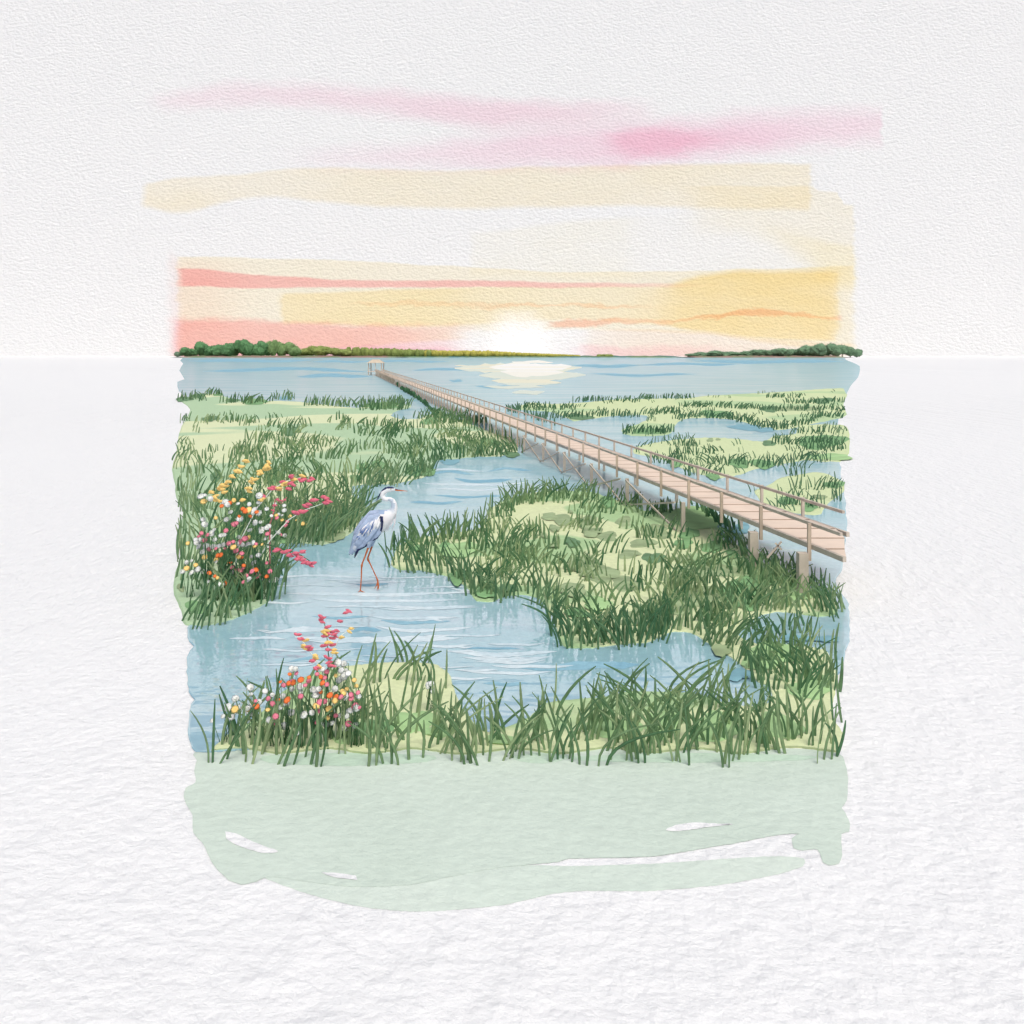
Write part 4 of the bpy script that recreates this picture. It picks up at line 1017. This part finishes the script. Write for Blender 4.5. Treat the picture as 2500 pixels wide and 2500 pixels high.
# wings: a coat of overlapping feathers along each flank
def feather(mb, pts, w, y0, mi):
    """a flat vane of some thickness along pts at the flank depth y0"""
    n = len(pts)
    P = [hp(a, b, y0(a, b) if callable(y0) else y0) for a, b in pts]
    prof = [.35] + [1.0] * (n - 2) + [.2]
    mb.tube(P, [w * HS * .5 * prof[i] for i in range(n)], 8, mi=mi, squash=.25)
def flank(sy, lift):
    def f(a, b):
        u = ((a - 720) * -.73 + (b - 700) * .68)
        best = min(axis[:9], key=lambda q: (q[0] - a) ** 2 + (q[1] - b) ** 2)
        d = math.hypot(a - best[0], b - best[1]) / max(1, best[2])
        return sy * (best[2] * HS * .75 * math.sqrt(max(.12, 1 - min(d, .97) ** 2)) + lift)
    return f
rh = random.Random(8)
for sy in (-1, 1):
    mb = MB()
    fl = flank(sy, 0.0)
    # base coat of the folded wing
    cover = [[(650, 640), (540, 690), (420, 830), (300, 1010), (222, 1130)], [(665, 680), (570, 760), (450, 900), (340, 1060), (255, 1160)], [(680, 720), (600, 820), (500, 950), (390, 1080), (300, 1170)],
             [(690, 780), (640, 880), (560, 980), (450, 1075), (340, 1160)], [(640, 610), (520, 650), (410, 770), (320, 900), (262, 1010)]]
    for q in cover: feather(mb, q, 105, flank(sy, .001), 0)
    for k in range(26):
        s = k / 25
        a0 = (690 - 250 * s + rh.uniform(-10, 10), 660 + 150 * s + rh.uniform(-15, 15))
        L = rh.uniform(200, 300)
        dx, dy = -.62 + .35 * (1 - s) + rh.uniform(-.06, .06), .80
        q = [(a0[0] + dx * L * j / 4, a0[1] + dy * L * j / 4) for j in range(5)]
        feather(mb, q, rh.uniform(22, 38), flank(sy, .015), 1)
    for k in range(16):
        s = rh.random()
        a0 = (640 - 260 * s + rh.uniform(-20, 20), 700 + 160 * s + rh.uniform(-20, 60)); L = rh.uniform(90, 180)
        dx, dy = -.62 + .30 * (1 - s), .80
        feather(mb, [(a0[0] + dx * L * j / 4, a0[1] + dy * L * j / 4) for j in range(5)], rh.uniform(8, 14), flank(sy, .023), 2)
    feather(mb, [(655, 690), (675, 668), (692, 690), (700, 740), (690, 830), (660, 920), (610, 990), (548, 1032)], 30, flank(sy, .026), 3)
    feather(mb, [(668, 668), (690, 672), (690, 720), (668, 740)], 44, flank(sy, .027), 3)
    feather(mb, [(600, 985), (596, 950), (604, 915)], 12, flank(sy, .024), 3)
    for q, w in (([(530, 1045), (470, 1085), (400, 1130), (340, 1165)], 34), ([(480, 1075), (440, 1100), (330, 1170), (275, 1260)], 30), ([(345, 1160), (335, 1120), (330, 1090)], 10), ([(390, 1140), (372, 1110)], 10), ([(452, 1100), (450, 1062)], 9)):
        feather(mb, q, w * 1.15, flank(sy, .02), 3)
    hpart(mb, 'wing', [M_GBLUE, M_WHITE, M_DBLUE, M_NAVY])
mb = MB()
for q, w in (([(330, 1130), (310, 1200), (272, 1296)], 46), ([(270, 1150), (255, 1200), (232, 1258)], 30), ([(250, 1150), (225, 1200), (196, 1250)], 30)):
    feather(mb, q, w, rh.uniform(-.01, .01), 0)
hpart(mb, 'tail', M_SLATE)
mb = MB()
for k in range(16):
    a, b = rh.uniform(770, 880), rh.uniform(660, 720); L = rh.uniform(110, 250)
    mb.tube([hp(a, b, rh.uniform(-.05, .03)), hp(a - 5, b + L * .5, -.02), hp(a - rh.uniform(10, 90) * L / 200, b + L, -.02)], [6 * HS, 5 * HS, 1 * HS], 6, squash=.6)
hpart(mb, 'breast_plumes', plain('pale_plume', C(232, 226, 230, K), .06, 20))

# ------------------------------------------------------------------ wildflowers
M_STEM, M_PSTEM = plain('flower_stem', C(80, 120, 84), .15, 10), plain('pale_flower_stem', C(232, 238, 228), .05, 10)
M_PET = {'w': plain('white_petal', C(238, 240, 236), .06, 30), 'p': plain('pink_petal', C(232, 134, 152), .2, 30), 'o': plain('orange_petal', C(244, 126, 70), .16, 30), 'y': plain('yellow_petal', C(250, 212, 132), .14, 30),
         'r': plain('red_petal', C(226, 116, 134), .16, 30)}
M_EYE = plain('flower_centre', C(222, 224, 214), .1, 30)
rf = random.Random(64)
def head(mb, p, rad, r, mi=0):
    """a round open flower of eight lobes, domed, turned up and outwards"""
    nrm = Vector((r.gauss(0, .35), -1.0, .95 + r.gauss(0, .25))).normalized()
    e1 = nrm.orthogonal().normalized(); e2 = nrm.cross(e1)
    n = 16; v = [p + nrm * rad * .12]
    for ring, (q, hgt) in enumerate(((.55, .16), (1.0, 0.0))):
        for i in range(n):
            a = 2 * math.pi * i / n
            k = q * (1 + (.09 * math.cos(8 * a) if ring else 0)) * rad
            v.append(p + e1 * k * math.cos(a) + e2 * k * math.sin(a) + nrm * rad * hgt)
    v.append(p - nrm * rad * .08)
    f = [(0, 1 + i, 1 + (i + 1) % n) for i in range(n)] + [(1 + i, 1 + n + i, 1 + n + (i + 1) % n, 1 + (i + 1) % n) for i in range(n)] + [(1 + n + i, 2 * n + 1, 1 + n + (i + 1) % n) for i in range(n)]
    mb.add(v, f, mi)
    return nrm
def petal(mb, p, L, w, r, ang):
    """a pointed petal of some thickness"""
    d = Vector((math.cos(ang), r.gauss(0, .3), math.sin(ang))).normalized()
    mb.tube([p - d * L * .5, p - d * L * .2, p + d * L * .15, p + d * L * .5], [w * .12, w * .5, w * .42, w * .06], 8, squash=.4)
SPR = random.Random(12)
def spray(pts, stem_mat, blooms, t, rad, label, z2px, group, size):
    """a tall arching stalk: one stem and its petals, each petal a part"""
    P = [at(*z2px(a, b), t + i * .03) for i, (a, b) in enumerate(pts)]
    base = P[0].copy(); base.z = 0.0
    o = empty('flower_spray', base)
    mb = MB(); mb.tube([base] + P, [rad] + [rad * (1 - .7 * i / len(P)) for i in range(len(P))], 7); mb.build('stem', stem_mat, o, True)
    for (a, b, c) in blooms:
        mb = MB(); p = at(*z2px(a, b), t + .05 - .12)
        for k in range(2):
            petal(mb, p + Vector((SPR.uniform(-.3, .3) * size, SPR.uniform(-.02, .02), SPR.uniform(-.2, .2) * size)), size * SPR.uniform(.7, 1.1), size * .42, SPR, SPR.uniform(-.5, .4))
        mb.build('blossom', M_PET[c], o, True)
    tag(o, label, 'flower', group)
gL = None
spray([(435, 1050), (410, 900), (430, 700), (500, 520), (610, 340), (720, 150)], M_STEM, [(x, y, 'y') for x, y in ((720, 155), (705, 190), (655, 240), (605, 283), (570, 330), (545, 365), (505, 440), (460, 390), (520, 485), (540, 335), (560, 385), (765, 108))], 12.9, .022,
      'yellow flower spray on a thick dark stem, leftmost on the left bank', zL, gL, .10)
spray([(555, 1130), (575, 900), (640, 650), (730, 480), (800, 380), (900, 240), (970, 130)], M_STEM, [(x, y, 'y') for x, y in ((970, 118), (985, 165), (905, 190), (925, 215), (850, 270), (830, 300), (815, 350), (800, 385), (750, 465), (945, 175))], 12.8, .016,
      'tallest yellow flower spray rising behind the orange blossoms', zL, gL, .10)
spray([(640, 1250), (720, 850), (880, 540), (1020, 370), (1150, 290), (1300, 255), (1400, 280)], M_PSTEM, [(x, y, 'r') for x, y in ((1035, 350), (1120, 295), (1195, 250), (1210, 310), (1300, 275), (1330, 282), (1405, 280), (930, 435), (1070, 355), (1180, 352))] +
      [(x, y, 'y') for x, y in ((1130, 330), (1230, 270), (1310, 245), (1100, 365), (920, 455), (1160, 315))], 12.75, .009, 'red and yellow flower spray on a white stem bending right', zL, gL, .10)
spray([(780, 1200), (1000, 850), (1180, 650), (1330, 560), (1500, 500)], M_PSTEM, [(x, y, 'r') for x, y in ((1520, 450), (1535, 480), (1410, 475), (1360, 515), (1300, 565), (1285, 585), (1250, 585))], 12.7, .009,
      'red flower spray on a white stem leaning over the left bank', zL, gL, .11)
spray([(560, 1090), (640, 990), (800, 900), (950, 880), (1150, 930), (1300, 990), (1375, 1040)], M_STEM, [(x, y, 'r') for x, y in ((1085, 940), (1110, 960), (1170, 955), (1190, 985), (1240, 970), (1265, 978), (1310, 965), (1300, 1020), (1280, 1035), (1350, 1045), (1400, 1075), (1335, 1050))], 12.4, .012,
      'red flower spray on a green stem arching over the water', zL, gL, .10)
spray([(1000, 700), (1040, 560), (1050, 460), (1110, 500), (1160, 440)], M_PET['r'], [(x, y, 'r') for x, y in ((1075, 462), (1050, 520), (1035, 560), (1125, 470))], 12.75, .008, 'short red zigzag flower stalk above the white blossoms', zL, gL, .06)
spray([(985, 940), (972, 700), (1000, 560), (950, 460), (870, 340), (810, 275)], M_PSTEM, [(x, y, 'r') for x, y in ((815, 280), (845, 300), (895, 355), (895, 378), (915, 450), (955, 495))] + [(x, y, 'y') for x, y in ((875, 312), (855, 350), (930, 415), (935, 435), (880, 375), (965, 492))], 7.85, .005,
      'red and yellow flower spray leaning left on the near bank', zE, None, .058)
spray([(1000, 950), (1020, 560), (1030, 430), (1020, 350), (1015, 250), (985, 160)], M_STEM, [(x, y, 'r') for x, y in ((980, 158), (985, 187), (1015, 222), (1015, 280), (1000, 350), (1025, 380), (1020, 430), (1045, 470), (1050, 490), (1020, 270))] + [(x, y, 'y') for x, y in ((1000, 265), (1030, 245), (1020, 315))], 7.87, .006,
      'upright red flower spray in the middle of the near bank', zE, None, .062)
spray([(1075, 820), (1015, 560), (1060, 390), (1100, 290), (1180, 228)], M_PSTEM, [(x, y, 'r') for x, y in ((1105, 187), (1155, 122), (1075, 250), (1065, 275), (1062, 300), (1050, 350))] + [(x, y, 'y') for x, y in ((1165, 245), (1120, 290), (1065, 385), (1062, 400))], 7.9, .005,
      'red and yellow flower spray leaning right on the near bank', zE, None, .058)

LB = {'p': [(665, 695), (585, 755), (355, 780), (410, 795), (385, 845), (330, 810), (430, 930), (490, 925), (580, 925), (610, 875), (655, 860), (765, 830), (715, 865), (975, 785), (1105, 795), (1165, 670), (1150, 705), (870, 880), (735, 970), (680, 945), (970, 1060), (1000, 1140), (690, 1130), (750, 1110), (780, 1180), (885, 1180), (750, 1240), (640, 1100), (1065, 635), (685, 685), (725, 1130), (830, 1140)],
      'o': [(545, 523), (622, 493), (745, 550), (770, 570), (815, 620), (712, 620), (875, 580), (505, 990), (535, 985), (755, 1085), (870, 1125), (630, 1055), (970, 1187), (480, 1185), (430, 1155), (580, 1250), (735, 1010)],
      'y': [(1190, 620), (1115, 655), (1250, 660), (1310, 690), (1355, 695), (490, 635), (385, 1005), (495, 1025), (655, 910), (800, 820), (505, 1200), (215, 1110), (300, 1080), (705, 1000), (860, 895), (925, 885), (225, 875), (375, 480), (660, 470), (610, 1055), (1060, 610), (800, 560)],
      'w': [(350, 430), (390, 420), (440, 455), (370, 650), (385, 695), (475, 745), (480, 840), (330, 905), (370, 950), (300, 840), (580, 490), (600, 510), (700, 500), (805, 507), (900, 425), (970, 550), (1050, 500), (1135, 520), (1135, 565), (1015, 615), (1085, 600), (1115, 610), (590, 650), (630, 580), (715, 645), (860, 680), (910, 675), (920, 740), (970, 730), (985, 715), (1050, 765), (1080, 775), (1140, 800), (1195, 740), (810, 750), (705, 815), (540, 800), (570, 795), (1010, 810), (960, 830), (920, 760), (970, 920), (830, 1000), (890, 985), (955, 1005), (1040, 1090), (1055, 1170), (1050, 1220), (1010, 1230), (910, 1215), (800, 1215), (690, 1195), (605, 1115), (640, 1150), (850, 1060), (560, 1225), (540, 1260), (415, 1235), (400, 1140), (370, 1140), (320, 1120), (260, 1150), (215, 1055), (260, 1040), (430, 1130), (490, 1050), (460, 905), (520, 900), (790, 890), (840, 870), (180, 1140), (895, 590), (850, 560), (840, 590), (890, 490), (350, 840), (450, 780), (310, 870), (560, 890), (630, 890), (700, 880), (740, 890), (480, 900), (400, 900)]}
NB = {'p': [(810, 535), (725, 615), (785, 595), (870, 615), (895, 585), (950, 540), (1015, 525), (840, 690), (620, 705), (650, 740), (670, 825), (670, 875), (535, 720), (1110, 695), (1180, 680), (1180, 705), (1225, 665), (1205, 755), (1235, 765), (1160, 875), (945, 865), (1075, 820), (1000, 725), (965, 790), (1000, 565), (1015, 610), (970, 730)],
      'o': [(703, 592), (757, 602), (790, 597), (840, 578), (895, 562), (975, 560), (985, 600), (975, 660), (690, 715), (747, 715), (540, 757), (1035, 683), (1075, 695), (765, 540)],
      'y': [(395, 778), (617, 780), (945, 755), (1030, 775), (1070, 720), (1020, 835), (1200, 580), (1215, 620), (1120, 655), (1150, 640), (1075, 550), (1130, 670), (485, 778)],
      'w': [(780, 505), (805, 505), (600, 655), (650, 680), (500, 630), (505, 675), (400, 705), (350, 765), (315, 825), (245, 852), (375, 830), (490, 795), (700, 765), (630, 850), (680, 905), (730, 890), (720, 690), (780, 640), (835, 625), (925, 645), (940, 680), (1070, 640), (1090, 465), (1130, 470), (1110, 515), (1145, 515), (1130, 555), (1100, 580), (775, 800), (860, 815), (825, 870), (940, 840), (915, 800), (1010, 880), (1050, 870), (1105, 820), (1140, 800), (1175, 785), (1150, 825), (1140, 900), (1205, 885), (820, 935), (1075, 745), (1000, 520), (985, 505), (410, 765), (420, 785), (510, 740), (555, 730), (480, 770), (510, 810), (740, 735), (1230, 690), (1215, 770), (960, 640), (840, 660), (1135, 690), (1160, 535)]}
NAME = {'w': 'white', 'p': 'pink', 'o': 'orange', 'y': 'yellow'}
def plants(src, z2px, centres, tlo, thi, rk, where, group):
    """round-flowered plants: every flower belongs to the nearest rooted plant"""
    own = {k: [] for k in range(len(centres))}
    for c, lst in src.items():
        for (a, b) in lst:
            k = min(range(len(centres)), key=lambda i: (centres[i][0] - a) ** 2 + .15 * (centres[i][1] - b) ** 2)
            own[k].append((a, b, c))
    for k, bl in own.items():
        if not bl: continue
        t = tlo + (thi - tlo) * rf.random()
        if centres[k][0] > 1000 and z2px is zL: t = 15.6 if centres[k][0] < 1100 else 16.4
        bx, by = centres[k]
        p0 = at(*z2px(bx, by), t); p0.z = 0.02
        o = empty('wildflower', p0)
        mb = MB()
        hs = []
        for (a, b, c) in bl:
            tt = t + rf.uniform(-.12, .05) - (.1 if c != 'w' else 0)
            p = at(*z2px(a, b), tt)
            mid = p0.lerp(p, .5) + Vector((rf.uniform(-.03, .03), 0, abs(p.z) * .06))
            mb.tube([p0 + Vector((rf.uniform(-.05, .05), rf.uniform(-.03, .03), -.02)), mid, p + Vector((0, .02, -.005))], [.003 * rk, .0024 * rk, .0016 * rk], 5)
            hs.append((p, c))
        mb.build('stem', M_STEM, o, True)
        for (p, c) in hs:
            hb = MB(); rad = rk * .0225 * rf.uniform(.6, 1.25) * (1.1 if c != 'w' else 1.2)
            nn = head(hb, p, rad, rf)
            ob = hb.build('blossom', M_PET[c], o, True)
            if c == 'w' and rf.random() < .75:
                eb = MB(); head(eb, p + nn * rad * .17, rad * .55, rf); eb.build('flower_centre', M_EYE, ob, True).matrix_parent_inverse = o.matrix_parent_inverse
        cnt = {}
        for q in bl: cnt[q[2]] = cnt.get(q[2], 0) + 1
        top = sorted(cnt, key=lambda q: -cnt[q])
        lab = ' and '.join(NAME[q] for q in top[:2]) + ' wildflower ' + where[k]
        tag(o, lab, 'flower', group)
CL = [(400, 620), (250, 1190), (400, 980), (480, 1270), (600, 760), (600, 1160), (760, 980), (780, 1290), (900, 800), (960, 1270), (1050, 980), (1230, 860), (560, 1010)]
WL = ['highest at the left edge of the bank', 'lowest at the left edge of the bank', 'by the big pink blossoms at the left edge', 'at the foot of the left bank flowers', 'under the tall yellow sprays', 'below the thick stems of the left bank', 'in the middle of the left bank flowers',
      'low in the middle beside the left bank water', 'under the red and yellow spray on the left bank', 'at the right foot of the left bank flowers', 'under the red spray of the left bank', 'rightmost on the left bank near the heron', 'behind the arching green stem']
plants(LB, zL, CL, 12.2, 12.7, 1.4, WL, 'wildflowers of the left bank')
CN = [(330, 960), (520, 960), (640, 960), (740, 940), (830, 960), (940, 960), (1030, 960), (1120, 960), (1210, 950)]
WN = ['leftmost on the near bank', 'second from the left on the near bank', 'left of the orange cluster on the near bank', 'under the orange cluster on the near bank', 'right of the orange cluster on the near bank', 'just left of the upright red spray', 'just right of the upright red spray', 'beside the white cluster on the near bank', 'at the right end of the near bank flowers']
plants(NB, zE, CN, 7.75, 7.95, 1.0, WN, 'wildflowers of the near bank')
plants({'w': [(1720, 605), (1695, 630), (1735, 655), (1705, 615)]}, zE, [(1715, 900)], 8.5, 8.6, 1.0, ['alone in the sedge right of the flowers'], None)
